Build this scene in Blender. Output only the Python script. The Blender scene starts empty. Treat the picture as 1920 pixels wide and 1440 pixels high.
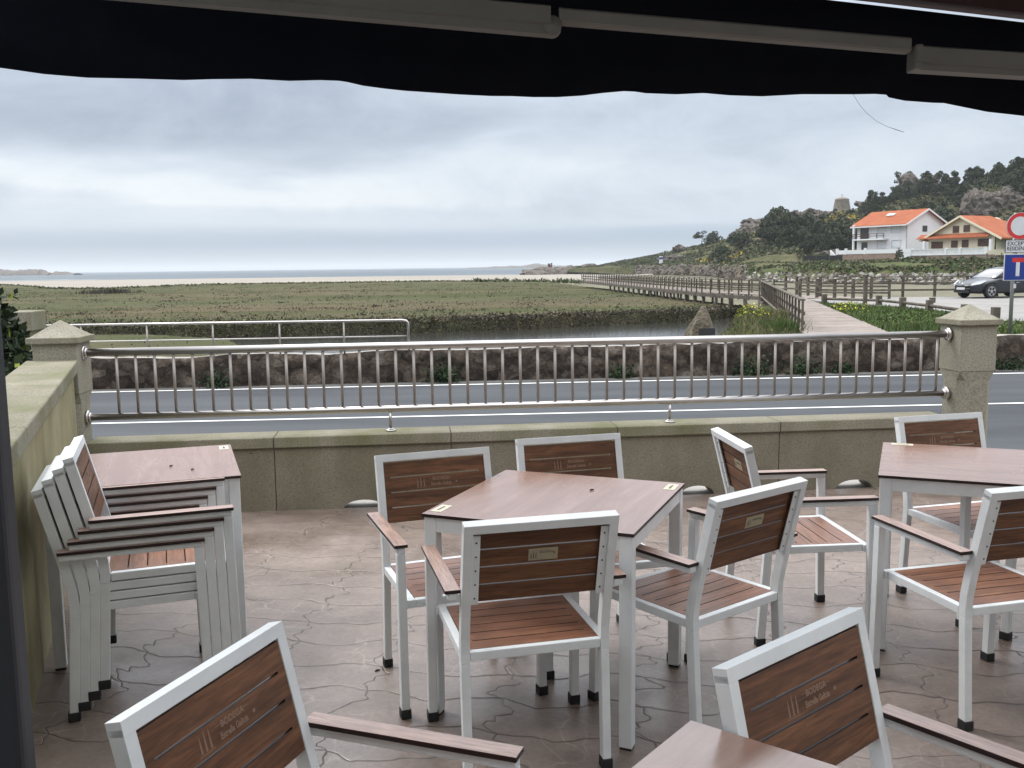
import bpy, bmesh, math, random
import numpy as np
from mathutils import Matrix, Vector, noise as mnoise
R = math.radians
scene = bpy.context.scene
COL = scene.collection

# ------------------------------------------------------------------ camera
cd = bpy.data.cameras.new("camera")
cam = bpy.data.objects.new("camera", cd)
COL.objects.link(cam)
scene.camera = cam
cd.sensor_width = 36.0
cd.lens = 36.0 * 1783.0 / 1920.0
cd.clip_start, cd.clip_end = 0.05, 30000
cam.location = (0, 0, 1.592)
_th, _ro = R(7.0335), math.atan(0.0125)
cam.rotation_mode = 'QUATERNION'
cam.rotation_quaternion = (Matrix.Rotation(R(90) - _th, 3, 'X') @ Matrix.Rotation(-_ro, 3, 'Z')).to_quaternion()

# ------------------------------------------------------------------ light and exposure
CLOUD_LOC = (5.5, 1.2, 0.9)
SUN_EL, SUN_AZ = R(48), R(-52)          # overcast sun, ahead and to the left
world = bpy.data.worlds.new("World")
scene.world = world
world.use_nodes = True
wt = world.node_tree
wt.nodes.clear()
def wn(t, **k):
    n = wt.nodes.new(t)
    for a, v in k.items(): setattr(n, a, v)
    return n
wl = wt.links.new
sky = wn('ShaderNodeTexSky', sky_type='NISHITA')
sky.sun_disc = False
sky.sun_elevation = SUN_EL
sky.sun_rotation = SUN_AZ
bg1 = wn('ShaderNodeBackground'); bg1.inputs[1].default_value = 0.1
wl(sky.outputs[0], bg1.inputs[0])
tc = wn('ShaderNodeTexCoord')
sep = wn('ShaderNodeSeparateXYZ'); wl(tc.outputs['Generated'], sep.inputs[0])
def cloud_noise(scale, loc, sc, detail, rough, dist):
    mp = wn('ShaderNodeMapping'); mp.inputs['Scale'].default_value = scale; mp.inputs['Location'].default_value = loc
    wl(tc.outputs['Generated'], mp.inputs[0])
    n = wn('ShaderNodeTexNoise'); n.inputs['Scale'].default_value = sc; n.inputs['Detail'].default_value = detail; n.inputs['Roughness'].default_value = rough; n.inputs['Distortion'].default_value = dist
    wl(mp.outputs[0], n.inputs['Vector']); return n.outputs['Fac']
def wm(op, a, b=0.0, c=0.0):
    x = wn('ShaderNodeMath', operation=op)
    for i, v in enumerate((a, b, c)):
        if isinstance(v, (int, float)): x.inputs[i].default_value = v
        else: wl(v, x.inputs[i])
    return x.outputs[0]
def wramp(f, stops):
    x = wn('ShaderNodeValToRGB'); el = x.color_ramp.elements
    while len(el) < len(stops): el.new(0.5)
    for e_, (p, c) in zip(el, stops): e_.position = p; e_.color = (*c, 1)
    wl(f, x.inputs[0]); return x.outputs[0]
big = cloud_noise((1, 1, 4.2), CLOUD_LOC, 2.6, 6, 0.5, 0.25)
wisp = cloud_noise((1, 1, 14), (4.0, 2.0, 0.3), 1.6, 6, 0.55, 0.5)
fine = cloud_noise((1, 1, 2.3), (1.7, 5.2, 0.6), 5.0, 9, 0.64, 0.35)
def wsm(v, a, b_, lo=0.0, hi=1.0):
    x = wn('ShaderNodeMapRange', interpolation_type='SMOOTHSTEP'); wl(v, x.inputs['Value'])
    for k_, q_ in (('From Min', a), ('From Max', b_), ('To Min', lo), ('To Max', hi)): x.inputs[k_].default_value = q_
    return x.outputs[0]
bump_ = wm('ADD', wm('MULTIPLY', wm('SUBTRACT', big, 0.5), 0.16), wm('MULTIPLY', wm('SUBTRACT', fine, 0.5), 0.05))
elev = wm('ADD', sep.outputs['Z'], bump_)
# a heavy grey mass over the left, thinner cloud to the right, pale band under it
left_ = wsm(wm('ADD', sep.outputs['X'], wm('MULTIPLY', wm('SUBTRACT', big, 0.5), 0.5)), -0.10, 0.16, 1.0, 0.0)
mass = wm('MULTIPLY', wsm(elev, 0.098, 0.122), left_)
band = wm('MULTIPLY', wsm(elev, 0.06, 0.085), wm('SUBTRACT', 1.0, wsm(elev, 0.105, 0.14)))
lum = wm('ADD', wm('ADD', 0.55, wm('MULTIPLY', mass, -0.30)), wm('MULTIPLY', band, wm('ADD', wm('MULTIPLY', left_, 0.22), 0.06)))
lum = wm('ADD', lum, wm('MULTIPLY', wm('SUBTRACT', fine, 0.5), 1.1))
lum = wm('ADD', lum, wm('MULTIPLY', wm('SUBTRACT', wisp, 0.5), 0.16))
deck_c = wramp(lum, [(0.05, (0.315, 0.365, 0.45)), (0.3, (0.43, 0.48, 0.565)), (0.55, (0.555, 0.61, 0.695)), (0.95, (0.74, 0.785, 0.82))])
low_e = wm('ADD', sep.outputs['Z'], wm('MULTIPLY', wm('SUBTRACT', wisp, 0.5), 0.03))
low_c = wramp(low_e, [(0.0, (0.37, 0.45, 0.515)), (0.016, (0.345, 0.43, 0.51)), (0.027, (0.305, 0.39, 0.50)), (0.037, (0.375, 0.46, 0.565)), (0.045, (0.52, 0.60, 0.685)), (0.07, (0.53, 0.61, 0.70))])
mixc = wn('ShaderNodeMix', data_type='RGBA'); wl(wsm(low_e, 0.03, 0.065), mixc.inputs['Factor']); wl(low_c, mixc.inputs[6]); wl(deck_c, mixc.inputs[7])
# an overcast sky is brightest and least blue overhead
up = wn('ShaderNodeMapRange'); up.inputs['From Min'].default_value = 0.22; up.inputs['From Max'].default_value = 0.65
wl(sep.outputs['Z'], up.inputs['Value'])
mixz = wn('ShaderNodeMix', data_type='RGBA'); wl(up.outputs[0], mixz.inputs['Factor']); wl(mixc.outputs[2], mixz.inputs[6]); mixz.inputs[7].default_value = (0.77, 0.785, 0.80, 1)
st = wn('ShaderNodeMapRange'); st.inputs['From Min'].default_value = 0.22; st.inputs['From Max'].default_value = 0.65; st.inputs['To Min'].default_value = 1.0; st.inputs['To Max'].default_value = 3.4
wl(sep.outputs['Z'], st.inputs['Value'])
mixc = mixz
bg2 = wn('ShaderNodeBackground'); wl(mixc.outputs[2], bg2.inputs[0]); wl(st.outputs[0], bg2.inputs[1])
mx = wn('ShaderNodeMixShader'); mx.inputs[0].default_value = 0.88
wl(bg1.outputs[0], mx.inputs[1]); wl(bg2.outputs[0], mx.inputs[2])
wo = wn('ShaderNodeOutputWorld'); wl(mx.outputs[0], wo.inputs[0])

sl = bpy.data.lights.new("sun", 'SUN'); sl.energy = 1.2; sl.angle = R(14); sl.color = (1.0, 0.96, 0.9)
so = bpy.data.objects.new("sun", sl); COL.objects.link(so)
_d = Vector((math.sin(SUN_AZ) * math.cos(SUN_EL), math.cos(SUN_AZ) * math.cos(SUN_EL), math.sin(SUN_EL)))
so.rotation_euler = _d.to_track_quat('Z', 'Y').to_euler()

scene.view_settings.view_transform = 'Standard'
scene.view_settings.look = 'None'
scene.view_settings.exposure = 0.28
scene.view_settings.gamma = 1.0
scene.render.engine = 'CYCLES'
scene.cycles.use_denoising = True
try: scene.cycles.denoiser = 'OPENIMAGEDENOISE'
except Exception: pass
scene.cycles.max_bounces = 8
scene.cycles.diffuse_bounces = 4

# ------------------------------------------------------------------ materials
class NT:
    def __init__(s, name):
        s.m = bpy.data.materials.new(name); s.m.use_nodes = True
        s.t = s.m.node_tree; s.b = s.t.nodes['Principled BSDF']
    def n(s, t, **k):
        x = s.t.nodes.new(t)
        for a, v in k.items(): setattr(x, a, v)
        return x
    def l(s, a, b): s.t.links.new(a, b)
    def coords(s, scale=(1, 1, 1), rnd=False, kind='Object'):
        tc = s.n('ShaderNodeTexCoord'); mp = s.n('ShaderNodeMapping'); mp.inputs['Scale'].default_value = scale
        if rnd:
            oi = s.n('ShaderNodeObjectInfo'); ml = s.n('ShaderNodeVectorMath', operation='SCALE'); ml.inputs[0].default_value = (17.3, 9.1, 5.7)
            s.l(oi.outputs['Random'], ml.inputs['Scale'])
            ad = s.n('ShaderNodeVectorMath', operation='ADD'); s.l(tc.outputs[kind], ad.inputs[0]); s.l(ml.outputs[0], ad.inputs[1])
            s.l(ad.outputs[0], mp.inputs[0])
        else: s.l(tc.outputs[kind], mp.inputs[0])
        return mp.outputs[0]
    def noise(s, vec, scale, detail=5, rough=0.55, dist=0.0):
        x = s.n('ShaderNodeTexNoise'); x.inputs['Scale'].default_value = scale; x.inputs['Detail'].default_value = detail
        x.inputs['Roughness'].default_value = rough; x.inputs['Distortion'].default_value = dist
        s.l(vec, x.inputs['Vector']); return x.outputs['Fac']
    def ramp(s, fac, stops):
        x = s.n('ShaderNodeValToRGB'); el = x.color_ramp.elements
        while len(el) < len(stops): el.new(0.5)
        for e_, (p, c) in zip(el, stops):
            e_.position = p; e_.color = (*c, 1) if len(c) == 3 else c
        s.l(fac, x.inputs[0]); return x.outputs[0]
    def mix(s, fac, a, b, mode='MIX'):
        x = s.n('ShaderNodeMix', data_type='RGBA', blend_type=mode)
        for v, i in ((fac, 0), (a, 6), (b, 7)):
            if isinstance(v, (int, float)): x.inputs[i].default_value = v
            elif isinstance(v, tuple): x.inputs[i].default_value = (*v, 1)
            else: s.l(v, x.inputs[i])
        return x.outputs[2]
    def math(s, op, a, b=0.0):
        x = s.n('ShaderNodeMath', operation=op)
        for i, v in enumerate((a, b)):
            if isinstance(v, (int, float)): x.inputs[i].default_value = v
            else: s.l(v, x.inputs[i])
        return x.outputs[0]
    def bump(s, h, strength=0.3, dist=0.01):
        x = s.n('ShaderNodeBump'); x.inputs['Strength'].default_value = strength; x.inputs['Distance'].default_value = dist
        s.l(h, x.inputs['Height']); s.l(x.outputs[0], s.b.inputs['Normal'])
    def set(s, col=None, rough=None, metal=None, spec=None, **k):
        for v, i in ((col, 'Base Color'), (rough, 'Roughness'), (metal, 'Metallic'), (spec, 'Specular IOR Level')):
            if v is None: continue
            if isinstance(v, tuple): s.b.inputs[i].default_value = (*v, 1)
            elif isinstance(v, (int, float)): s.b.inputs[i].default_value = v
            else: s.l(v, s.b.inputs[i])
        for a, v in k.items():
            s.b.inputs[a.replace('_', ' ')].default_value = v
        return s.m

def nmat(name, cols, scale=5.0, rough=0.7, stretch=(1, 1, 1), detail=6, bump=0.0, bscale=None, bdist=0.01, spec=0.4, metal=0.0, rnd=False, dist=0.0, grain=0.0):
    N = NT(name); v = N.coords(stretch, rnd)
    f = N.noise(v, scale, detail, 0.6, dist)
    k = len(cols)
    c = N.ramp(f, [(0.3 + 0.4 * i / max(1, k - 1), cc) for i, cc in enumerate(cols)])
    if grain:
        g = N.noise(v, (bscale or scale * 8), 3, 0.7)
        g2 = N.ramp(g, [(0.35, (1 - grain,) * 3), (0.65, (1 + grain * 0.6,) * 3)])
        c = N.mix(1.0, c, g2, 'MULTIPLY')
    if bump:
        b = N.noise(v, bscale or scale * 4, 5, 0.65); N.bump(b, bump, bdist)
    return N.set(c, rough, metal, spec)

def flat(name, col, rough=0.6, metal=0.0, spec=0.4, var=0.06, scale=6.0):
    a = tuple(max(0, x * (1 - var)) for x in col); b = tuple(min(1, x * (1 + var)) for x in col)
    return nmat(name, [a, b], scale, rough, spec=spec, metal=metal, rnd=True)

M = {}
M['white'] = flat('white_powder_paint', (0.72, 0.745, 0.76), 0.38, var=0.07, scale=9)
M['rubber'] = flat('black_rubber', (0.02, 0.02, 0.022), 0.7)
def wood(name, a, b, c, rough, coat=0.0, stretch=(1.2, 14, 14), ior=1.5, gr=1.0):
    N = NT(name); v = N.coords(stretch, True)
    f = N.noise(v, 2.2, 7, 0.62, 0.9); g = N.noise(v, 9.0, 5, 0.72)
    col = N.ramp(f, [(0.3, a), (0.5, b), (0.7, c)])
    gg = N.ramp(g, [(0.36, tuple(1 - gr * q for q in (.38, .40, .42))), (0.5, (1 - .05 * gr,) * 3), (0.64, tuple(1 + gr * q for q in (.22, .2, .18)))])
    col = N.mix(1.0, col, gg, 'MULTIPLY')
    rr = N.math('ADD', N.math('MULTIPLY', N.noise(N.coords((1, 1, 1), True), 5.0, 4), 0.16), rough - 0.08)
    N.set(col, rr, 0.0, 0.5)
    N.b.inputs['Coat Weight'].default_value = coat; N.b.inputs['Coat Roughness'].default_value = 0.18
    N.b.inputs['IOR'].default_value = ior
    return N.m
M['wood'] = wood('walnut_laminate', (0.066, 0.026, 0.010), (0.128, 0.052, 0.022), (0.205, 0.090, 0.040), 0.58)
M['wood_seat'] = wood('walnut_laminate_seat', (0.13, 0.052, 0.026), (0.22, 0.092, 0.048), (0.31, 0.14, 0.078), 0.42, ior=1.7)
M['wood_arm'] = wood('walnut_laminate_arm', (0.27, 0.160, 0.122), (0.35, 0.22, 0.175), (0.42, 0.28, 0.23), 0.34, stretch=(14, 1.2, 14), ior=2.0)  # base paled beyond the backrest wood to stand in for sky sheen
M['wood_top'] = wood('walnut_laminate_tabletop', (0.225, 0.130, 0.096), (0.265, 0.160, 0.124), (0.305, 0.195, 0.158), 0.24, 0.0, (7, 0.7, 7), 2.3, 0.14)  # raised base colour carries part of the sky reflection
M['edge'] = flat('dark_laminate_edge', (0.022, 0.012, 0.012), 0.45)
M['engrave'] = flat('engraved_lettering', (0.245, 0.15, 0.105), 0.6)
M['plate'] = flat('brushed_brass_plate', (0.42, 0.38, 0.27), 0.35, 0.5)
M['plate_ink'] = flat('plate_lettering', (0.08, 0.06, 0.04), 0.6)
M['sticker'] = flat('cream_corner_sticker', (0.58, 0.54, 0.42), 0.5)
M['screw'] = flat('dark_screw', (0.06, 0.06, 0.06), 0.4, 0.8)
M['steel'] = flat('stainless_steel', (0.48, 0.45, 0.43), 0.30, 1.0, var=0.08)
M['steel_b'] = flat('stainless_baluster', (0.33, 0.295, 0.27), 0.5, 0.7, var=0.1)

def paving():
    N = NT('stamped_concrete'); tc = N.n('ShaderNodeTexCoord'); O = tc.outputs['Object']
    rot = N.n('ShaderNodeMapping'); rot.inputs['Rotation'].default_value = (0, 0, R(9)); N.l(O, rot.inputs[0])
    w = N.n('ShaderNodeTexNoise'); w.inputs['Scale'].default_value = 6.5; w.inputs['Detail'].default_value = 2; N.l(rot.outputs[0], w.inputs['Vector'])
    w2 = N.n('ShaderNodeTexNoise'); w2.inputs['Scale'].default_value = 1.6; w2.inputs['Detail'].default_value = 2; N.l(rot.outputs[0], w2.inputs['Vector'])
    sx = N.n('ShaderNodeSeparateXYZ'); N.l(rot.outputs[0], sx.inputs[0])
    ws = N.n('ShaderNodeSeparateColor'); N.l(w.outputs['Color'], ws.inputs[0]); ws2 = N.n('ShaderNodeSeparateColor'); N.l(w2.outputs['Color'], ws2.inputs[0])
    m = N.math
    PY, PX = 0.235, 0.52
    row = m('DIVIDE', m('ADD', m('ADD', sx.outputs[1], m('MULTIPLY', m('SINE', m('MULTIPLY', sx.outputs[0], 12.0)), 0.020)), m('ADD', m('MULTIPLY', m('SUBTRACT', ws.outputs[0], 0.5), 0.085), m('MULTIPLY', m('SUBTRACT', ws2.outputs[0], 0.5), 0.22))), PY)
    zig = m('PINGPONG', m('ADD', row, 0.25), 0.5)
    zag = m('PINGPONG', m('MULTIPLY', row, 3.0), 0.5)
    colm = m('DIVIDE', m('ADD', m('ADD', sx.outputs[0], m('ADD', m('MULTIPLY', zig, 0.17), m('MULTIPLY', zag, 0.05))), m('ADD', m('MULTIPLY', m('SUBTRACT', ws.outputs[1], 0.5), 0.085), m('MULTIPLY', m('SUBTRACT', ws2.outputs[1], 0.5), 0.40))), PX)
    def edge(v, period):
        d = m('MULTIPLY', m('PINGPONG', v, 0.5), period)
        return d
    d = m('MINIMUM', edge(row, PY), edge(colm, PX))
    wid = m('MULTIPLY_ADD', N.noise(O, 3.0, 3), 0.014); N.t.nodes[-1].inputs[2].default_value = -0.0024
    line = N.n('ShaderNodeMapRange', interpolation_type='SMOOTHSTEP'); N.l(d, line.inputs['Value']); N.l(m('MAXIMUM', wid, 0.0012), line.inputs['From Max']); line.inputs['From Min'].default_value = 0.0
    soft = N.n('ShaderNodeMapRange', interpolation_type='SMOOTHSTEP'); N.l(d, soft.inputs['Value']); soft.inputs['From Max'].default_value = 0.012
    mp2 = N.n('ShaderNodeMapping'); mp2.inputs['Scale'].default_value = (7.0, 6.0, 0); N.l(O, mp2.inputs[0])
    wv = N.n('ShaderNodeVectorMath', operation='ADD'); N.l(mp2.outputs[0], wv.inputs[0]); N.l(w.outputs['Color'], wv.inputs[1])
    v2 = N.n('ShaderNodeTexVoronoi', feature='DISTANCE_TO_EDGE', voronoi_dimensions='2D'); N.l(wv.outputs[0], v2.inputs['Vector']); v2.inputs['Scale'].default_value = 1.0
    vein = N.n('ShaderNodeMapRange'); N.l(v2.outputs['Distance'], vein.inputs['Value']); vein.inputs['From Max'].default_value = 0.035; vein.inputs['To Min'].default_value = 1; vein.inputs['To Max'].default_value = 0
    vmask = m('MULTIPLY', vein.outputs[0], N.ramp(N.noise(O, 2.6, 4), [(0.48, (0, 0, 0)), (0.64, (0.6, 0.6, 0.6))]))
    a = N.noise(O, 1.1, 6, 0.62); b = N.noise(O, 7, 8, 0.72); f = N.noise(O, 45, 4, 0.7)
    c = N.ramp(a, [(0.32, (0.132, 0.098, 0.081)), (0.5, (0.182, 0.138, 0.115)), (0.68, (0.232, 0.181, 0.154))])
    c = N.mix(1.0, c, N.ramp(b, [(0.28, (0.72, 0.71, 0.70)), (0.5, (1.0, 1.0, 1.0)), (0.72, (1.2, 1.19, 1.18))]), 'MULTIPLY')
    c = N.mix(1.0, c, N.ramp(f, [(0.3, (0.78,) * 3), (0.7, (1.16,) * 3)]), 'MULTIPLY')
    c = N.mix(vmask, c, (0.36, 0.30, 0.262))
    c = N.mix(soft.outputs[0], N.mix(1.0, c, (0.86, 0.84, 0.82), 'MULTIPLY'), c)
    c = N.mix(line.outputs[0], (0.030, 0.023, 0.019), c)
    rg = N.ramp(N.noise(O, 1.5, 6, 0.6), [(0.34, (0.24,) * 3), (0.5, (0.38,) * 3), (0.66, (0.55,) * 3)])
    hgt = m('ADD', m('ADD', m('MULTIPLY', line.outputs[0], 0.5), m('MULTIPLY', soft.outputs[0], 0.25)), m('ADD', m('MULTIPLY', b, 0.55), m('MULTIPLY', f, 0.08)))
    N.bump(hgt, 0.45, 0.008)
    N.b.inputs['IOR'].default_value = 1.75
    return N.set(c, rg, 0, 0.5)
M['paving'] = paving()

def granite(name, cols, moss=0.0, speck=90.0, mosscol=(0.10, 0.11, 0.035)):
    N = NT(name); v = N.coords()
    c = N.ramp(N.noise(v, 2.0, 5), [(0.3, cols[0]), (0.7, cols[1])])
    sp = N.ramp(N.noise(v, speck, 2, 0.8), [(0.36, (0.68,) * 3), (0.5, (1,) * 3), (0.66, (1.16,) * 3)])
    c = N.mix(1.0, c, sp, 'MULTIPLY')
    if moss:
        k = N.ramp(N.noise(N.coords((1, 1, 0.35)), 2.6, 5, 0.6), [(0.42, (0,) * 3), (0.68, (moss,) * 3)])
        c = N.mix(k, c, mosscol)
    N.bump(N.noise(v, speck * 0.7, 3, 0.7), 0.25, 0.004)
    return N.set(c, 0.85, 0, 0.25)
M['granite'] = granite('speckled_granite', ((0.170, 0.148, 0.114), (0.222, 0.195, 0.150)), 0.45, 110, (0.085, 0.085, 0.035))
M['coping'] = granite('granite_coping', ((0.19, 0.172, 0.128), (0.26, 0.24, 0.185)), 0.65, 90)
M['pillar'] = granite('granite_pillar', ((0.24, 0.225, 0.178), (0.31, 0.29, 0.235)), 0.45, 80, (0.13, 0.115, 0.065))
def render_wall():
    N = NT('yellowed_render'); v = N.coords((0.4, 0.4, 0.16)); v1 = N.coords()
    c = N.ramp(N.noise(v, 7, 5, 0.6), [(0.25, (0.20, 0.178, 0.098)), (0.5, (0.275, 0.25, 0.148)), (0.75, (0.325, 0.302, 0.205))])
    k = N.ramp(N.noise(v, 2.4, 5, 0.6), [(0.5, (0,) * 3), (0.75, (0.75,) * 3)])
    c = N.mix(k, c, (0.17, 0.15, 0.07))
    c = N.mix(1.0, c, N.ramp(N.noise(v1, 5, 6, 0.7), [(0.3, (0.8,) * 3), (0.7, (1.12,) * 3)]), 'MULTIPLY')
    N.bump(N.noise(v1, 60, 4, 0.7), 0.3, 0.004)
    return N.set(c, 0.9, 0, 0.2)
M['render'] = render_wall()
M['asphalt'] = nmat('asphalt', [(0.046, 0.049, 0.056), (0.064, 0.068, 0.076), (0.080, 0.085, 0.093)], 0.7, 0.85, spec=0.18, stretch=(0.25, 1.5, 1), bump=0.4, bscale=60, bdist=0.004, grain=0.12)
M['shoulder'] = nmat('gritty_shoulder', [(0.10, 0.095, 0.09), (0.17, 0.165, 0.155)], 2.5, 0.9, grain=0.2, bscale=30)
M['paint_line'] = nmat('road_paint', [(0.62, 0.62, 0.60), (0.76, 0.76, 0.75)], 5, 0.6)
M['pavement'] = nmat('pale_concrete', [(0.36, 0.345, 0.32), (0.45, 0.435, 0.41)], 2, 0.85, bump=0.2)
M['lot'] = nmat('pale_lot_concrete', [(0.21, 0.20, 0.19), (0.27, 0.26, 0.248)], 0.5, 0.85, grain=0.1)
def rubble():
    N = NT('rubble_masonry'); v = N.coords()
    w0 = N.n('ShaderNodeTexNoise'); w0.inputs['Scale'].default_value = 2.2; w0.inputs['Detail'].default_value = 4; N.l(v, w0.inputs['Vector'])
    sc = N.n('ShaderNodeVectorMath', operation='SCALE'); sc.inputs['Scale'].default_value = 0.28; N.l(w0.outputs['Color'], sc.inputs[0])
    ad = N.n('ShaderNodeVectorMath', operation='ADD'); N.l(N.coords((1, 1, 1.3)), ad.inputs[0]); N.l(sc.outputs[0], ad.inputs[1])
    w = N.n('ShaderNodeTexVoronoi', feature='F1'); w.inputs['Scale'].default_value = 4.2; N.l(ad.outputs[0], w.inputs['Vector'])
    hsv = N.n('ShaderNodeSeparateColor'); N.l(w.outputs['Color'], hsv.inputs[0])
    c = N.ramp(hsv.outputs[0], [(0.05, (0.052, 0.040, 0.033)), (0.4, (0.088, 0.070, 0.057)), (0.65, (0.108, 0.080, 0.062)), (0.95, (0.160, 0.132, 0.108))])
    c = N.mix(1.0, c, N.ramp(w.outputs['Distance'], [(0.30, (1.06,) * 3), (0.56, (0.62,) * 3)]), 'MULTIPLY')
    c = N.mix(1.0, c, N.ramp(N.noise(v, 16, 10, 0.9), [(0.40, (0.35,) * 3), (0.47, (0.85,) * 3), (0.54, (1.1,) * 3), (0.62, (1.8,) * 3)]), 'MULTIPLY')
    c = N.mix(1.0, c, N.ramp(N.noise(v, 1.3, 4, 0.6), [(0.35, (0.65,) * 3), (0.65, (1.2,) * 3)]), 'MULTIPLY')
    wp = N.ramp(N.noise(v, 2.3, 7, 0.75), [(0.58, (0,) * 3), (0.72, (0.55,) * 3)])
    c = N.mix(wp, c, (0.22, 0.195, 0.175))
    N.bump(N.noise(v, 7, 8, 0.75), 1.0, 0.07)
    return N.set(c, 0.95, 0, 0.15)
M['rubble'] = rubble()
M['walltop'] = nmat('worn_mortar_top', [(0.20, 0.18, 0.155), (0.40, 0.375, 0.35)], 4, 0.9, bump=0.5, bdist=0.03)
M['rock'] = nmat('weathered_rock', [(0.060, 0.052, 0.044), (0.130, 0.110, 0.092), (0.200, 0.172, 0.146)], 0.5, 0.95, bump=1.0, bscale=1.1, bdist=0.7, grain=0.5)
M['rock_near'] = nmat('lichened_rock', [(0.060, 0.050, 0.040), (0.135, 0.112, 0.082), (0.20, 0.172, 0.112)], 3, 0.95, bump=1.0, bscale=11, bdist=0.06, grain=0.45)
M['rock_pale'] = nmat('pale_rock', [(0.24, 0.225, 0.20), (0.40, 0.38, 0.345)], 0.5, 0.95, bump=0.6, bscale=2, bdist=0.2, grain=0.2)
M['timber'] = nmat('weathered_timber', [(0.055, 0.046, 0.036), (0.105, 0.090, 0.070), (0.155, 0.137, 0.110)], 3, 0.9, bump=0.4, rnd=True, grain=0.15)
M['deck'] = nmat('grey_deck_boards', [(0.22, 0.18, 0.155), (0.31, 0.265, 0.235)], 2, 0.85, grain=0.1)
def river():
    N = NT('creek_water'); v = N.coords((0.5, 1.2, 1))
    N.bump(N.noise(v, 2.6, 5, 0.65), 0.10, 0.05)
    return N.set((0.03, 0.03, 0.024), 0.13, 0, 0.6)
M['river'] = river()
def seam():
    N = NT('sea_water'); v = N.coords((0.02, 0.10, 1)); f = N.noise(v, 1.0, 5, 0.6)
    N.bump(N.noise(N.coords((0.05, 0.3, 1)), 1.0, 4), 0.5, 0.6)
    return N.set(N.ramp(f, [(0.3, (0.035, 0.055, 0.072)), (0.62, (0.06, 0.085, 0.105)), (0.75, (0.12, 0.15, 0.17))]), 0.5, 0, 0.3)
M['sea'] = seam()
M['sand'] = nmat('beach_sand', [(0.235, 0.21, 0.178), (0.295, 0.265, 0.225)], 0.03, 0.95, (0.4, 1, 1))
def marshm():
    N = NT('marsh_turf'); v = N.coords((0.22, 1, 1))
    a = N.noise(v, 0.085, 7, 0.6, 0.6); b = N.noise(v, 0.9, 7, 0.72); d = N.noise(N.coords((0.16, 1, 1)), 0.05, 4, 0.5)
    c = N.ramp(a, [(0.30, (0.078, 0.066, 0.042)), (0.42, (0.112, 0.090, 0.056)), (0.49, (0.086, 0.075, 0.044)), (0.55, (0.056, 0.068, 0.028)), (0.61, (0.076, 0.072, 0.038)), (0.70, (0.112, 0.090, 0.055))])
    c = N.mix(N.ramp(d, [(0.42, (0,) * 3), (0.58, (0.55,) * 3)]), c, (0.082, 0.088, 0.046))
    c = N.mix(1.0, c, N.ramp(b, [(0.3, (0.68,) * 3), (0.7, (1.25,) * 3)]), 'MULTIPLY')
    N.bump(N.noise(v, 2.6, 6, 0.75), 0.7, 0.12)
    return N.set(c, 1.0, 0, 0.05)
M['marsh'] = marshm()
M['mud'] = nmat('tidal_mud', [(0.095, 0.09, 0.05), (0.15, 0.135, 0.085)], 0.25, 0.8, grain=0.2, bscale=1.5, bump=0.4, bdist=0.1)
def hillm():
    N = NT('hill_scrub_ground'); v = N.coords()
    c = N.ramp(N.noise(v, 0.045, 7, 0.65), [(0.32, (0.045, 0.055, 0.022)), (0.46, (0.085, 0.085, 0.038)), (0.56, (0.11, 0.10, 0.05)), (0.66, (0.17, 0.14, 0.105))])
    c = N.mix(1.0, c, N.ramp(N.noise(v, 0.5, 6, 0.7), [(0.3, (0.55,) * 3), (0.7, (1.35,) * 3)]), 'MULTIPLY')
    N.bump(N.noise(v, 0.4, 6, 0.7), 1.0, 1.2)
    return N.set(c, 1.0, 0, 0.1)
M['hill'] = hillm()
M['bankgrass'] = nmat('bank_turf', [(0.052, 0.062, 0.026), (0.078, 0.095, 0.034), (0.105, 0.096, 0.052)], 0.12, 1.0, grain=0.3, bscale=0.9, bump=0.8, bdist=0.3, spec=0.1)
M['verge'] = nmat('verge_soil', [(0.045, 0.06, 0.02), (0.08, 0.085, 0.035)], 1.2, 1.0, grain=0.3, spec=0.1)
def leafm(name, col, rough=0.7, tr=0.15):
    N = NT(name); oi = N.coords((1, 1, 1), True)
    f = N.noise(oi, 1.1, 3)
    c = N.ramp(f, [(0.3, tuple(x * 0.6 for x in col)), (0.7, tuple(min(1, x * 1.35) for x in col))])
    N.set(c, rough, 0, 0.25)
    return N.m
for n_, c_ in dict(pine=(0.045, 0.06, 0.032), pine2=(0.072, 0.085, 0.042), pine3=(0.028, 0.038, 0.022), scrub=(0.070, 0.078, 0.032), scrub2=(0.11, 0.105, 0.05), scrub3=(0.045, 0.055, 0.022), gorse=(0.36, 0.27, 0.03), yellowflower=(0.62, 0.56, 0.05),
                   grass=(0.075, 0.12, 0.028), grass2=(0.05, 0.088, 0.022), grass3=(0.13, 0.135, 0.055), straw=(0.155, 0.125, 0.072), reed=(0.080, 0.067, 0.045), darkreed=(0.036, 0.032, 0.024), hedge=(0.03, 0.045, 0.018), ivy=(0.018, 0.032, 0.014), weed=(0.026, 0.050, 0.018), limeleaf=(0.22, 0.26, 0.04)).items():
    M[n_] = leafm(n_ + '_foliage', c_)
M['bark'] = nmat('tree_bark', [(0.05, 0.04, 0.03), (0.10, 0.08, 0.06)], 4, 0.95)
M['navy'] = nmat('navy_awning_fabric', [(0.006, 0.007, 0.012), (0.009, 0.010, 0.016)], 8, 0.9, spec=0.1)
M['beige'] = flat('beige_awning_metal', (0.17, 0.163, 0.15), 0.5, var=0.08)
M['maroon'] = flat('maroon_awning_bar', (0.05, 0.018, 0.02), 0.5)
M['jamb'] = flat('dark_frame_paint', (0.02, 0.021, 0.028), 0.55)
M['plaster'] = nmat('cafe_plaster', [(0.27, 0.26, 0.235), (0.33, 0.32, 0.29)], 2, 0.9)
M['tile'] = None
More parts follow.
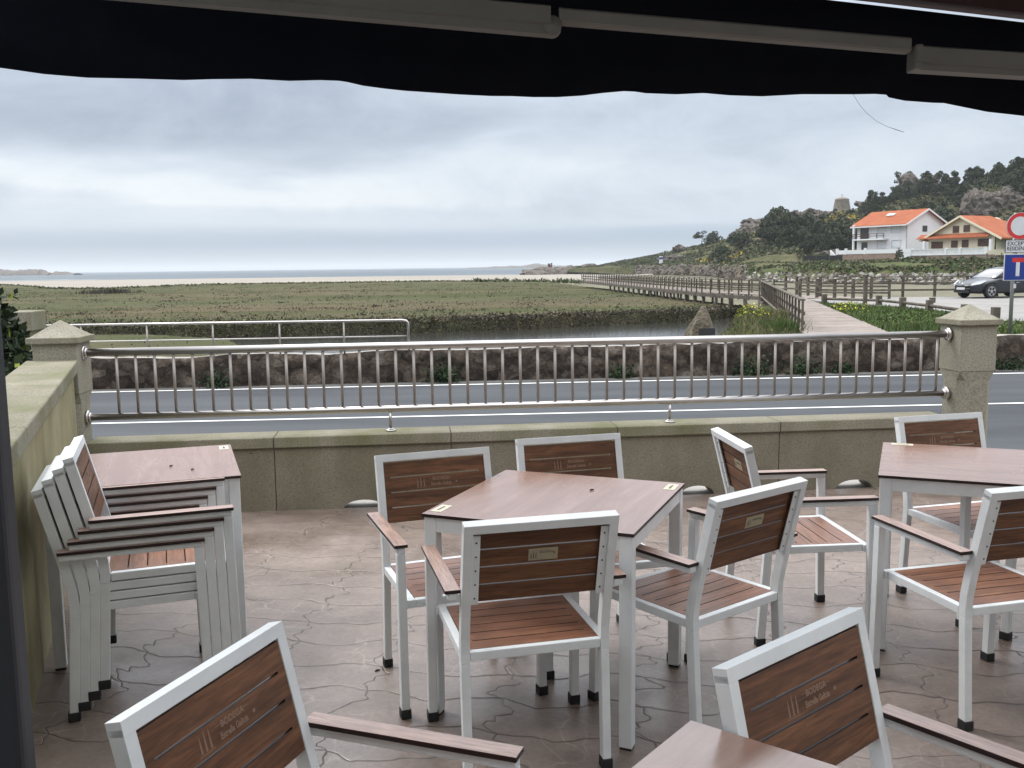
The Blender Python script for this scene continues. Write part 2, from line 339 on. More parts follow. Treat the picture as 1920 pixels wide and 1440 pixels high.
def rooftile():
    N = NT('orange_roof_tiles'); v = N.coords()
    wv = N.n('ShaderNodeTexWave', wave_type='BANDS', bands_direction='X'); wv.inputs['Scale'].default_value = 1.3; N.l(v, wv.inputs['Vector'])
    c = N.ramp(N.noise(v, 0.8, 5), [(0.3, (0.29, 0.085, 0.038)), (0.7, (0.39, 0.125, 0.058))])
    c = N.mix(1.0, c, N.ramp(wv.outputs['Fac'], [(0.0, (0.7,) * 3), (0.6, (1.05,) * 3)]), 'MULTIPLY')
    N.bump(wv.outputs['Fac'], 0.5, 0.06)
    return N.set(c, 0.85, 0, 0.2)
M['tile'] = rooftile()
M['hwhite'] = flat('white_house_wall', (0.66, 0.675, 0.69), 0.8, var=0.05, scale=0.6)
M['hcream'] = flat('cream_house_wall', (0.66, 0.61, 0.46), 0.8, var=0.04, scale=0.6)
M['hgrey'] = nmat('grey_block_wall', [(0.26, 0.27, 0.28), (0.38, 0.39, 0.40)], 0.8, 0.9)
M['hstone'] = nmat('brown_stone_plinth', [(0.20, 0.14, 0.11), (0.30, 0.22, 0.175)], 1.5, 0.9, grain=0.25, bscale=5)
M['brownwood'] = flat('brown_shutter', (0.09, 0.045, 0.03), 0.6)
M['dglass'] = flat('dark_opening', (0.035, 0.033, 0.03), 0.3)
M['blind'] = flat('white_blind', (0.56, 0.60, 0.63), 0.6)
M['tower'] = nmat('tower_stone', [(0.17, 0.15, 0.12), (0.27, 0.24, 0.20)], 0.9, 0.95, bump=0.6, bscale=2, bdist=0.2, grain=0.2)
M['carpaint'] = None
def carp():
    N = NT('dark_grey_car_paint'); N.set((0.012, 0.014, 0.020), 0.35, 0.0, 0.35)
    N.b.inputs['Coat Weight'].default_value = 0.45; N.b.inputs['Coat Roughness'].default_value = 0.05
    return N.m
M['carpaint'] = carp()
def cgl():
    N = NT('car_glass'); N.set((0.03, 0.03, 0.04), 0.05, 0, 0.9); N.b.inputs['Coat Weight'].default_value = 1.0; N.b.inputs['IOR'].default_value = 2.0; return N.m
M['carglass'] = cgl()
M['lamp'] = flat('headlight_lens', (0.62, 0.64, 0.66), 0.15, 0.2)
M['chrome'] = flat('chrome', (0.7, 0.7, 0.7), 0.15, 1.0)
M['rim'] = flat('alloy_rim', (0.45, 0.45, 0.46), 0.35, 0.7)
M['plastic'] = flat('black_plastic', (0.018, 0.018, 0.02), 0.55)
M['plate_white'] = flat('number_plate', (0.55, 0.56, 0.56), 0.5)
M['signred'] = flat('sign_red', (0.50, 0.03, 0.03), 0.45)
M['signwhite'] = flat('sign_white', (0.56, 0.56, 0.57), 0.5)
M['signblue'] = flat('sign_blue', (0.012, 0.035, 0.21), 0.45)
M['signblack'] = flat('sign_black', (0.012, 0.012, 0.012), 0.5)
M['galv'] = nmat('galvanised_post', [(0.27, 0.28, 0.29), (0.38, 0.39, 0.40)], 6, 0.5, metal=0.5)
M['rust'] = flat('rusty_red', (0.10, 0.035, 0.025), 0.8)
M['foam'] = flat('surf_foam', (0.50, 0.54, 0.56), 0.9)
M['thread'] = flat('grey_thread', (0.12, 0.12, 0.12), 0.8)
M['litter'] = flat('brown_litter', (0.06, 0.045, 0.03), 0.9)

# ------------------------------------------------------------------ builders
class MB:
    def __init__(s): s.v, s.f, s.m = [], [], []
    def add(s, vs, fs, m=0, mat=None):
        o = len(s.v)
        s.v += [tuple(mat @ Vector(v)) if mat is not None else tuple(v) for v in vs]
        s.f += [tuple(i + o for i in f) for f in fs]
        s.m += [m] * len(fs); return s
    def box(s, lo, hi, m=0, mat=None):
        x0, y0, z0 = lo; x1, y1, z1 = hi
        return s.add([(x0, y0, z0), (x1, y0, z0), (x1, y1, z0), (x0, y1, z0), (x0, y0, z1), (x1, y0, z1), (x1, y1, z1), (x0, y1, z1)],
                     [(0, 3, 2, 1), (4, 5, 6, 7), (0, 1, 5, 4), (1, 2, 6, 5), (2, 3, 7, 6), (3, 0, 4, 7)], m, mat)
    def cbox(s, c, d, m=0, mat=None):
        return s.box(tuple(a - b / 2 for a, b in zip(c, d)), tuple(a + b / 2 for a, b in zip(c, d)), m, mat)
    def prism(s, poly, t0, t1, axis='z', m=0, mat=None, mside=None):
        n = len(poly)
        def P(p, t): return {'z': (p[0], p[1], t), 'y': (p[0], t, p[1]), 'x': (t, p[0], p[1])}[axis]
        vs = [P(p, t0) for p in poly] + [P(p, t1) for p in poly]
        s.add(vs, [tuple(range(n))[::-1], tuple(range(n, 2 * n))], m, mat)
        o = len(s.v) - 2 * n
        fs = [(o + i, o + (i + 1) % n, o + n + (i + 1) % n, o + n + i) for i in range(n)]
        s.f += fs; s.m += [m if mside is None else mside] * n; return s
    def tube(s, path, r, n=10, m=0, cap=True, mat=None):
        P = [Vector(p) for p in path]; vs = []; fs = []
        rr = r if isinstance(r, (list, tuple)) else [r] * len(P)
        ref = None
        for i, p in enumerate(P):
            t = (P[min(i + 1, len(P) - 1)] - P[max(i - 1, 0)]).normalized()
            if ref is None: ref = t.orthogonal().normalized()
            ref = (ref - t * ref.dot(t)).normalized(); b = t.cross(ref)
            for k in range(n):
                a = 2 * math.pi * k / n
                vs.append(p + (ref * math.cos(a) + b * math.sin(a)) * rr[i])
        for i in range(len(P) - 1):
            for k in range(n):
                fs.append((i * n + k, i * n + (k + 1) % n, (i + 1) * n + (k + 1) % n, (i + 1) * n + k))
        if cap: fs += [tuple(range(n))[::-1], tuple((len(P) - 1) * n + k for k in range(n))]
        return s.add(vs, fs, m, mat)
    def sweep(s, path, w, h, side=(1, 0, 0), m=0, mat=None):
        P = [Vector(p) for p in path]; S = Vector(side).normalized(); vs = []; fs = []
        for i, p in enumerate(P):
            t1 = (P[i] - P[i - 1]).normalized() if i else None
            t2 = (P[i + 1] - P[i]).normalized() if i < len(P) - 1 else None
            t = ((t1 or t2) + (t2 or t1)).normalized()
            nn = S.cross(t).normalized()
            k = 1.0 / max(0.5, t.dot(t1 or t2))
            for a, b in ((-1, -1), (1, -1), (1, 1), (-1, 1)):
                vs.append(p + S * (a * w / 2) + nn * (b * h / 2 * k))
        for i in range(len(P) - 1):
            for k in range(4): fs.append((i * 4 + k, i * 4 + (k + 1) % 4, i * 4 + 4 + (k + 1) % 4, i * 4 + 4 + k))
        fs += [(3, 2, 1, 0), tuple((len(P) - 1) * 4 + k for k in range(4))]
        return s.add(vs, fs, m, mat)
    def cyl(s, c, r, h, n=16, axis='z', m=0, r2=None, mat=None):
        c = Vector(c); d = {'x': Vector((1, 0, 0)), 'y': Vector((0, 1, 0)), 'z': Vector((0, 0, 1))}[axis] * h / 2
        return s.tube([c - d, c + d], [r, r if r2 is None else r2], n, m, True, mat)
    def build(s, name, mats, parent=None, smooth=False, bevel=0.0, loc=None, rot=None):
        me = bpy.data.meshes.new(name)
        me.from_pydata([tuple(v) for v in s.v], [], s.f)
        mats = mats if isinstance(mats, (list, tuple)) else [mats]
        for q in mats: me.materials.append(M[q] if isinstance(q, str) else q)
        if any(s.m): me.polygons.foreach_set('material_index', s.m)
        bm = bmesh.new(); bm.from_mesh(me); bmesh.ops.recalc_face_normals(bm, faces=bm.faces[:]); bm.to_mesh(me); bm.free()
        if smooth: me.polygons.foreach_set('use_smooth', [True] * len(me.polygons))
        o = bpy.data.objects.new(name, me); COL.objects.link(o)
        if parent is not None: o.parent = parent
        if loc: o.location = loc
        if rot: o.rotation_euler = rot
        if bevel:
            b = o.modifiers.new('bevel', 'BEVEL'); b.width = bevel; b.segments = 2; b.limit_method = 'ANGLE'; b.angle_limit = R(40)
        return o

def tag(o, label=None, cat=None, group=None, kind=None):
    if label: o['label'] = label
    if cat: o['category'] = cat
    if group: o['group'] = group
    if kind: o['kind'] = kind
    return o
def thing(name, label, cat, loc=(0, 0, 0), rz=0.0, group=None):
    o = bpy.data.objects.new(name, None); COL.objects.link(o)
    o.location = loc; o.rotation_euler = (0, 0, rz); o.empty_display_size = 0.1
    return tag(o, label, cat, group)
KIDS = {}
def copy_tree(o, parent=None):
    c = o.copy(); COL.objects.link(c)
    if parent is not None: c.parent = parent
    for ch in list(o.children): copy_tree(ch, c)
    return c
def text_mesh(txt, size, mat, depth=0.0004, bold=0.0, sx=1.0):
    cu = bpy.data.curves.new('lettering', 'FONT'); cu.body = txt; cu.size = size; cu.extrude = depth; cu.align_x = 'CENTER'; cu.align_y = 'CENTER'
    cu.offset = bold; cu.resolution_u = 3
    o = bpy.data.objects.new('lettering', cu); COL.objects.link(o)
    dg = bpy.context.evaluated_depsgraph_get()
    me = bpy.data.meshes.new_from_object(o.evaluated_get(dg))
    bpy.data.objects.remove(o)
    me.materials.clear(); me.materials.append(M[mat])
    if sx != 1.0: me.transform(Matrix.Diagonal((sx, 1, 1, 1)))
    return me
def text_obj(name, txt, size, mat, parent, mtx, **k):
    me = text_mesh(txt, size, mat, **k); me.transform(mtx)
    o = bpy.data.objects.new(name, me); COL.objects.link(o); o.parent = parent
    return o
FRONT = Matrix(((-1, 0, 0, 0), (0, 0, 1, 0), (0, 1, 0, 0), (0, 0, 0, 1)))    # text facing +y
BACK = Matrix(((1, 0, 0, 0), (0, 0, -1, 0), (0, 1, 0, 0), (0, 0, 0, 1)))     # text facing -y
def raw_mesh(name, verts, faces, mats, midx=None, smooth=False, parent=None):
    me = bpy.data.meshes.new(name)
    verts = np.asarray(verts, np.float32); faces = np.asarray(faces, np.int32)
    k = faces.shape[1]; n = len(faces)
    me.vertices.add(len(verts)); me.vertices.foreach_set('co', verts.ravel())
    me.loops.add(n * k); me.loops.foreach_set('vertex_index', faces.ravel())
    me.polygons.add(n); me.polygons.foreach_set('loop_start', np.arange(0, n * k, k, dtype=np.int32))
    for q in mats: me.materials.append(M[q])
    if midx is not None: me.polygons.foreach_set('material_index', np.asarray(midx, np.int32))
    if smooth: me.polygons.foreach_set('use_smooth', np.ones(n, bool))
    me.update(calc_edges=True); me.validate()
    o = bpy.data.objects.new(name, me); COL.objects.link(o)
    if parent is not None: o.parent = parent
    return o

# ------------------------------------------------------------------ terrace
KW = 0.11                                   # the front wall runs slightly away to the right
AW = math.atan(KW)
def wy(x): return 6.44 + KW * x
def terrace():
    # stamped concrete floor, falling a little towards the drain openings
    xs = [-2.0, -1.0, 0, 1.0, 2.0, 3.0, 4.5, 7.0, 9.0]; ys = [-1.5, 0, 2, 4, 4.8, 5.4, 6.0, None]
    vs, fs = [], []
    for y in ys:
        for i, x in enumerate(xs):
            yy = wy(x) + 0.02 if y is None else y
            z = -0.03 * min(1, max(0, (yy - 4.6) / 1.8)) ** 1.3 * (1 if x < 3.2 else 0.6)
            xx = x if i else -1.80 - (yy - 3.4) * 0.381 - 0.03
            vs.append((xx, yy, z))
    n = len(xs)
    for j in range(len(ys) - 1):
        for i in range(n - 1): fs.append((j * n + i, j * n + i + 1, (j + 1) * n + i + 1, (j + 1) * n + i))
    b = MB(); b.add(vs, fs); tag(b.build('terrace_floor', 'paving'), kind='structure')
    b = MB(); b.prism([(-2.9, wy(-2.9) + 0.06), (9, wy(9) + 0.06), (9, wy(9) + 0.95), (-2.9, wy(-2.9) + 0.95)], -0.75, -0.045)
    tag(b.build('pavement', 'pavement'), kind='structure')
terrace()

# front parapet: local x along the wall, y away from the terrace
def parapet():
    w = thing('parapet_wall', 'low speckled granite parapet wall along the roadside edge of the terrace', 'wall', (0, wy(0), 0), AW)
    c = math.cos(AW)
    x0, x1 = -2.80 / c, 3.16 / c
    sc = [(-1.02 / c, 0.135, 0.058), (1.31 / c, 0.125, 0.066), (2.47 / c, 0.14, 0.066)]
    joints = [x0, -1.60 / c, -0.42 / c, 0.73 / c, 1.90 / c, x1]
    zb, zt = -0.06, 0.405
    def outline(a, b_):
        p = [(a, zt), (a, zb)]
        for cx, hw, hh in sc:
            if a < cx < b_:
                p.append((cx - hw - 0.03, zb))
                for k in range(13):
                    t = math.pi * (1 - k / 12); p.append((cx + hw * math.cos(t), -0.032 + hh * math.sin(t)))
                p.append((cx + hw + 0.03, zb))
        p += [(b_, zb), (b_, zt)]
        return p
    b = MB(); b.prism(outline(x0, x1), 0.045, 0.235, 'y'); b.build('wall_core', 'granite', w)
    for a, e_ in zip(joints[:-1], joints[1:]):
        b = MB(); b.prism(outline(a + 0.003, e_ - 0.003), 0.02, 0.045, 'y'); b.build('granite_slab', 'granite', w)
    for a, e_ in zip(joints[:-1], joints[1:]):
        b = MB(); b.box((a + 0.002, 0, zt), (e_ - 0.002, 0.26, 0.478)); b.build('coping', 'coping', w, bevel=0.006)
    return w
parapet()

def side_wall():
    w = thing('side_wall', 'yellowed rendered side wall with a thick sloping-lit granite coping on the left', 'wall', (0, 0, 0))
    w['label'] = 'stained yellow rendered wall with granite coping along the left of the terrace'
    f = lambda y: -1.80 - (y - 3.4) * 0.381
    b = MB(); y0, y1 = 0.9, 6.10
    b.prism([(f(y0), y0), (f(y1), y1), (f(y1) - 0.27, y1), (f(y0) - 0.27, y0)], -0.1, 0.955); b.build('wall_body', 'render', w)
    ys = [y0, 2.2, 3.45, 4.75, y1]
    for a, e_ in zip(ys[:-1], ys[1:]):
        a += 0.002; e_ -= 0.002
        b = MB(); b.prism([(f(a) + 0.035, a), (f(e_) + 0.035, e_), (f(e_) - 0.30, e_), (f(a) - 0.30, a)], 0.955, 1.03); b.build('coping', 'coping', w, bevel=0.008)
side_wall()

def pillar(x, y, label, base=-0.62):
    p = thing('granite_pillar', label, 'pillar', (x, y, 0), AW, 'granite pillars at the ends of the steel railing')
    h = 0.137
    b = MB(); b.cbox((0, 0, (0.80 + 1.135) / 2), (2 * h, 2 * h, 1.135 - 0.80)); b.build('upper_shaft', 'pillar', p, bevel=0.006)
    k = 0.045; g = 0.129
    oct_ = [(-g + k, -g), (g - k, -g), (g, -g + k), (g, g - k), (g - k, g), (-g + k, g), (-g, g - k), (-g, -g + k)]
    b = MB(); b.prism(oct_, base, 0.735)
    n = 8; lo = [(x_, y_, 0.735) for x_, y_ in oct_]; q = h - 0.004
    up = [(-q + .004, -q, .80), (q - .004, -q, .80), (q, -q + .004, .80), (q, q - .004, .80), (q - .004, q, .80), (-q + .004, q, .80), (-q, q - .004, .80), (-q, -q + .004, .80)]
    b.add(lo + up, [(i, (i + 1) % 8, 8 + (i + 1) % 8, 8 + i) for i in range(8)])
    b.build('lower_shaft', 'pillar', p)
    c = 0.165
    b = MB(); b.cbox((0, 0, 1.156), (2 * c, 2 * c, 0.042)); 
    b.build('cap_slab', 'coping', p, bevel=0.006)
    b = MB(); q = c - 0.018
    b.add([(-q, -q, 1.1765), (q, -q, 1.1765), (q, q, 1.1765), (-q, q, 1.1765), (0, 0, 1.283)], [(0, 1, 4), (1, 2, 4), (2, 3, 4), (3, 0, 4), (3, 2, 1, 0)])
    b.build('pyramid_cap', 'pillar', p)
pillar(-2.96, 6.245, 'mossy granite pillar with pyramid cap where the yellow side wall ends')
pillar(3.335, 6.93, 'clean granite pillar with pyramid cap at the right end of the steel railing')

def gate_post():
    p = thing('gate_post', 'flat topped stone gate post behind the ivy at the far left', 'post', (-4.15, 8.05, 0), AW)
    b = MB(); b.cbox((0, 0, 0.25), (0.22, 0.22, 1.72)); b.build('shaft', 'render', p)
    b = MB(); b.cbox((-0.02, 0, 1.19), (0.34, 0.34, 0.165)); b.build('cap', 'coping', p, bevel=0.01)
gate_post()

def railing():
    r = thing('steel_railing', 'long stainless steel railing with thin uprights on the granite parapet', 'railing', (0, wy(0) + 0.125, 0), AW)
    c = math.cos(AW)
    xa, xb = -2.825 / c, 3.185 / c
    zt, zb = 1.065, 0.632
    b = MB(); b.tube([(xa, 0, zt), (xb, 0, zt)], 0.026, 16); b.build('top_rail', 'steel', r, True)
    b = MB(); b.tube([(xa, 0, zb), (xb, 0, zb)], 0.023, 16); b.build('bottom_rail', 'steel', r, True)
    for x, s in ((xa, 1), (xb, -1)):
        for z in (zt, zb):
            b = MB(); b.cyl((x + s * 0.004, 0, z), 0.048, 0.014, 20, 'x'); b.cyl((x + s * 0.018, 0, z), 0.036, 0.016, 20, 'x', r2=0.030)
            b.build('wall_flange', 'steel', r, True)
    n = 46
    pitch = 0.1225
    x = -2.62 / c
    while x < xb - 0.06:
        b = MB(); b.tube([(x, 0, zb + 0.018), (x, 0, zt - 0.02)], 0.0098, 8); b.build('baluster', 'steel_b', r, True)
        x += pitch
    for px in (-0.84 / c, 1.12 / c):
        b = MB(); b.tube([(px, 0, 0.478), (px, 0, zb - 0.01)], 0.011, 10); b.cyl((px, 0, 0.484), 0.036, 0.011, 18); b.cyl((px, 0, 0.493), 0.022, 0.009, 18)
        b.build('rail_support', 'steel', r, True)
railing()

# ------------------------------------------------------------------ chairs
def slotted(w, hh, t, slots, xs):
    X = [-w / 2, -xs, xs, w / 2]; Z = [-hh / 2]; hole = []
    for a, e_ in slots: Z += [a, e_]; hole.append(len(Z) - 2)
    Z.append(hh / 2)
    b = MB(); nx, nz = 4, len(Z); idx = lambda i, j, s: s * nx * nz + j * nx + i
    vs = [(X[i], y, Z[j]) for y in (-t / 2, t / 2) for j in range(nz) for i in range(nx)]
    fs, ms = [], []
    def hol(i, j): return (i == 1 and j in hole) or not (0 <= i < 3 and 0 <= j < nz - 1)
    for j in range(nz - 1):
        for i in range(3):
            if hol(i, j): continue
            for s in (0, 1): fs.append((idx(i, j, s), idx(i + 1, j, s), idx(i + 1, j + 1, s), idx(i, j + 1, s))); ms.append(0)
            for (di, dj, p, q) in ((-1, 0, (i, j), (i, j + 1)), (1, 0, (i + 1, j), (i + 1, j + 1)), (0, -1, (i, j), (i + 1, j)), (0, 1, (i, j + 1), (i + 1, j + 1))):
                if hol(i + di, j + dj): fs.append((idx(*p, 0), idx(*q, 0), idx(*q, 1), idx(*p, 1))); ms.append(1)
    b.v = vs; b.f = fs; b.m = ms
    return b
def emblem(b, s, mtx):
    for k, hgt in ((-1, 0.8), (0, 1.0), (1, 0.9)):
        x = k * 0.34 * s
        b.add([(x - .07 * s, -.4 * s, 0), (x + .07 * s, -.4 * s, 0), (x + .05 * s, (-.4 + .55 * hgt) * s, 0), (x + .02 * s, (-.4 + hgt) * s, 0), (x - .02 * s, (-.4 + hgt) * s, 0), (x - .05 * s, (-.4 + .55 * hgt) * s, 0)], [(0, 1, 2, 3, 4, 5)], 0, mtx)
    b.add([(-.55 * s, -.5 * s, 0), (.55 * s, -.5 * s, 0), (.55 * s, -.46 * s, 0), (-.55 * s, -.46 * s, 0)], [(0, 1, 2, 3)], 0, mtx)
def star(b, s, mtx):
    p = []
    for k in range(16):
        a = math.pi * k / 8; r_ = s if k % 2 == 0 else s * 0.55; p.append((r_ * math.cos(a), r_ * math.sin(a), 0))
    b.add(p, [tuple(range(16))], 0, mtx)

CHAIR_GROUP = 'white framed slatted wood terrace chairs'
def make_chair():
    root = thing('terrace_chair', 'x', 'chair', (0, 0, 0), 0, CHAIR_GROUP)
    sx = 0.224; ty = 0.034; tx = 0.028
    lean = [(0.002, 0.0), (0.026, 0.385), (0.028, 0.42), (0.024, 0.47), (0.010, 0.54), (-0.0635, 0.836)]
    for s in (-1, 1):
        b = MB(); b.sweep([(s * sx, 0.0035, 0.028), (s * sx, 0.026, 0.39)], tx, ty); l = b.build('leg', 'white', root, bevel=0.003)
        b = MB(); b.cbox((s * sx, 0.002, 0.017), (tx + 0.007, ty + 0.007, 0.034)); b.build('foot_cap', 'rubber', l, bevel=0.003)
    b = MB()
    for s in (-1, 1):
        b.sweep([(s * sx, 0.026, 0.39)] + [(s * sx, y, z) for y, z in lean[2:]], tx, ty)
    ph = math.atan2(0.0735, 0.296)
    mt = Matrix.Translation((0, -0.0635, 0.836)) @ Matrix.Rotation(ph, 4, 'X')
    b.cbox((0, 0, 0), (2 * sx + tx, ty + 0.001, 0.028), 0, mt)
    # bracket strips behind the slats
    mb2 = Matrix.Translation((0, -0.024, 0.70)) @ Matrix.Rotation(ph, 4, 'X')
    for s in (-1, 1): b.cbox((s * 0.198, -0.0125, 0.0), (0.024, 0.004, 0.235), 0, mb2)
    for s in (-1, 1):
        for k in range(5): b.cyl((s * 0.198, -0.0152, -0.095 + 0.0475 * k), 0.0032, 0.002, 8, 'y', 1, mat=mb2)
    b.build('back_frame', ['white', 'screw'], root, bevel=0.0025)
    pan = slotted(0.418, 0.238, 0.010, [(-0.0625, -0.0575), (-0.0025, 0.0025), (0.0575, 0.0625)], 0.186)
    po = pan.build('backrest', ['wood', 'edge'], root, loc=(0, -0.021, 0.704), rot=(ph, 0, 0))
    off = lambda M_, x, z, y: Matrix.Translation((x, y, z)) @ M_
    text_obj('lettering', 'BODEGA', 0.0175, 'engrave', po, off(FRONT, -0.022, 0.041, 0.0055), depth=0.0003, bold=0.0006)
    text_obj('lettering', 'Estrella Galicia', 0.0175, 'engrave', po, off(FRONT, -0.022, 0.020, 0.0055), depth=0.0003, bold=0.0006, sx=0.82)
    b = MB(); emblem(b, 0.040, off(FRONT, 0.062, 0.029, 0.0056)); star(b2 := MB(), 0.0055, off(FRONT, -0.086, 0.024, 0.0056)); b2.build('star_mark', 'engrave', po)
    for xx in (0.019, -0.063): b.add([(-.009, -.0006, 0), (.009, -.0006, 0), (.009, .0006, 0), (-.009, .0006, 0)], [(0, 1, 2, 3)], 0, off(FRONT, xx, 0.043, 0.0056))
    b.build('emblem', 'engrave', po)
    b = MB(); b.cbox((0.012, -0.0058, 0.029), (0.092, 0.002, 0.040)); pl = b.build('name_plate', 'plate', po, bevel=0.0006)
    text_obj('lettering', 'BODEGA', 0.0105, 'plate_ink', pl, off(BACK, 0.022, 0.036, -0.0071), depth=0.0002)
    b = MB(); emblem(b, 0.022, off(BACK, -0.018, 0.028, -0.0071)); star(b2 := MB(), 0.004, off(BACK, 0.046, 0.032, -0.0071)); b2.build('star_mark', 'plate_ink', pl); b.build('emblem', 'plate_ink', pl)
    # seat
    b = MB(); zt = 0.425; hh = 0.03
    for s in (-1, 1):
        b.sweep([(s * (sx + 0.0005), 0.046, zt - hh / 2), (s * (sx + 0.0005), 0.405, zt - hh / 2), (s * (sx + 0.006), 0.428, zt - hh / 2), (s * 0.246, 0.444, zt - hh / 2)], 0.026, hh, side=(0, 0, 1)) if False else None
        b.box((s * sx - 0.013, 0.046, zt - hh), (s * sx + 0.013, 0.430, zt))
        b.box((min(s * 0.211, s * 0.247), 0.430, zt - hh), (max(s * 0.211, s * 0.247), 0.456, zt))
    b.box((-0.2095, 0.012, zt - hh), (0.2095, 0.036, zt)); b.box((-0.2105, 0.430, zt - hh), (0.2105, 0.456, zt))
    b.build('seat_frame', 'white', root, bevel=0.003)
    sl_ = [(-0.196 + 0.0655 * (k + 1) - 0.0022, -0.196 + 0.0655 * (k + 1) + 0.0022) for k in range(5)]
    sp = slotted(0.420, 0.392, 0.010, sl_, 0.185)
    for i, v in enumerate(sp.v): sp.v[i] = (v[0], v[2], -v[1])
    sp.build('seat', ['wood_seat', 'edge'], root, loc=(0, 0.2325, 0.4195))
    for s in (-1, 1):
        ax = s * 0.262
        b = MB(); b.sweep([(ax, 0.463, 0.028), (ax, 0.452, 0.600)], 0.030, ty); l = b.build('leg', 'white', root, bevel=0.003)
        b = MB(); b.cbox((ax, 0.463, 0.017), (0.037, ty + 0.007, 0.034)); b.build('foot_cap', 'rubber', l, bevel=0.003)
        b = MB(); b.box((ax - 0.015, -0.010, 0.600), (ax + 0.015, 0.4685, 0.6225)); af = b.build('arm_frame', 'white', root, bevel=0.004)
        b = MB(); x0 = min(s * 0.239, s * 0.287); x1 = max(s * 0.239, s * 0.287)
        b.box((x0, -0.012, 0.6225), (x1, 0.473, 0.6345), 0)
        b.m = [1, 0, 1, 1, 1, 1]
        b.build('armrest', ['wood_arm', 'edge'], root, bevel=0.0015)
    return root
proto = make_chair()
CH = [
    ('slatted wood chair seen from behind, pushed in at the near side of the central table', 0.068, 2.817, 0.0, 0.238),
    ('slatted wood chair seen from behind at the right side of the central table', 0.781, 3.144, 0.0, 0.655),
    ('slatted wood chair seen from behind, cut by the right edge of the picture', 1.756, 3.141, 0.0, 0.249),
    ('side-on slatted wood chair between the tables, facing the right table', 1.007, 4.053, 0.0, -1.489),
    ('slatted wood chair facing us at the left side of the central table', -0.305, 3.751, 0.0, 3.486),
    ('slatted wood chair facing us on the far side of the central table, nearest the parapet', 0.261, 4.054, 0.0, 3.406),
    ('slatted wood chair close up at the lower left, its backrest lettering towards us', -0.527, 1.699, 0.0, -1.916),
    ('slatted wood chair close up at the lower right behind the foreground table corner', 0.601, 1.783, 0.0, -2.440),
    ('slatted wood chair facing us behind the right table in front of the clean pillar', 2.094, 4.517, 0.0, 3.396),
    ('chair at the right side of the right table showing only its front foot', 2.56, 3.64, 0.0, 0.62),
]
for i, (lab, x, y, z, t) in enumerate(CH):
    c = proto if i == 0 else copy_tree(proto)
    c.location = (x, y, z); c.rotation_euler = (0, 0, t); c['label'] = lab
sx_, sy_, st_ = -1.657, 3.443, -1.222
stack = ['bottom chair of the stack of four by the yellow wall', 'second chair up in the stack of four by the yellow wall',
         'third chair up in the stack of four by the yellow wall', 'top chair of the stack of four with its wooden backrest and seat in view']
for k, lab in enumerate(stack):
    c = copy_tree(proto)
    c.location = (sx_ - k * 0.0351 * math.sin(st_), sy_ + k * 0.0351 * math.cos(st_), k * 0.0346)
    c.rotation_euler = (0, 0, st_); c['label'] = lab

# ------------------------------------------------------------------ tables
def make_table():
    t = thing('square_table', 'x', 'table', (0, 0, 0), 0, 'square wood topped terrace tables')
    a = 0.381
    b = MB(); b.prism([(-a, -a), (a, -a), (a, a), (-a, a)], 0.728, 0.740, 'z', 0, None, 1); b.build('tabletop', ['wood_top', 'edge'], t, bevel=0.001)
    q = a - 0.006
    b = MB(); w = 0.045
    for s in (-1, 1):
        b.box((-q + w, s * q - (w if s > 0 else 0) + (0.003 if s < 0 else -0.003), 0.676), (q - w, s * q + (0 if s > 0 else w) + (0.003 if s < 0 else -0.003), 0.728))
        b.box((s * q - (w if s > 0 else 0) + (0.003 if s < 0 else -0.003), -q + w, 0.676), (s * q + (0 if s > 0 else w) + (0.003 if s < 0 else -0.003), q - w, 0.728))
    b.build('apron', 'white', t)
    for s in (-1, 1):
        for u in (-1, 1):
            b = MB(); b.cbox((s * (q - w / 2), u * (q - w / 2), 0.368), (w, w, 0.720)); l = b.build('leg', 'white', t, bevel=0.003)
            b = MB(); b.cbox((s * (q - w / 2), u * (q - w / 2), 0.004), (w - 0.006, w - 0.006, 0.008)); b.build('glide', 'rubber', l)
    for s in (-1, 1):
        b = MB(); b.cbox((s * (a - 0.035), s * (a - 0.085), 0.7405), (0.042, 0.095, 0.0016)); k = b.build('corner_label', 'sticker', t)
        text_obj('lettering', 'BODEGA', 0.014, 'plate_ink', k, Matrix.Translation((s * (a - 0.035), s * (a - 0.085), 0.7417)) @ Matrix.Rotation(R(90), 4, 'Z'), depth=0.0002)
    return t
tab = make_table()
TB = [('square wood topped table in the middle with four chairs drawn up to it', 0.176, 3.450, -0.392),
      ('square wood topped table cut by the right edge of the picture', 1.971, 3.965, -0.395 + R(90)),
      ('square wood topped table behind the chair stack in the left corner', -1.625, 4.136, 0.341),
      ('nearest square table, only its brown corner showing at the bottom edge', 0.392, 1.166, R(-38.3))]
for i, (lab, x, y, rz) in enumerate(TB):
    c = tab if i == 0 else copy_tree(tab)
    c.location = (x, y, 0.0 if i != 1 else -0.0); c.rotation_euler = (0, 0, rz); c['label'] = lab

# litter on the floor and table tops
rng = random.Random(4)
for lab, x, y, z, L in (('brown scrap of litter lying on the paving left of the central table', -0.55, 3.62, 0.0, 0.022), ('dark cigarette end on the top of the central table', 0.30, 3.55, 0.7405, 0.016),
                        ('dead leaf scrap on the corner table top, left one', -1.50, 4.10, 0.7405, 0.018), ('dead leaf scrap on the middle of the corner table top', -1.38, 4.02, 0.7405, 0.012), ('small crumb on the far right of the corner table top', -1.22, 4.36, 0.7405, 0.012)):
    b = MB(); b.tube([(-L / 2, 0, 0.003), (0, 0.002, 0.004), (L / 2, -0.001, 0.003)], [0.0028, 0.0038, 0.002], 6)
    o = b.build('litter_scrap', 'litter', None, True, loc=(x, y, z), rot=(0, 0, rng.uniform(0, 3))); tag(o, lab, 'litter', 'litter scraps')

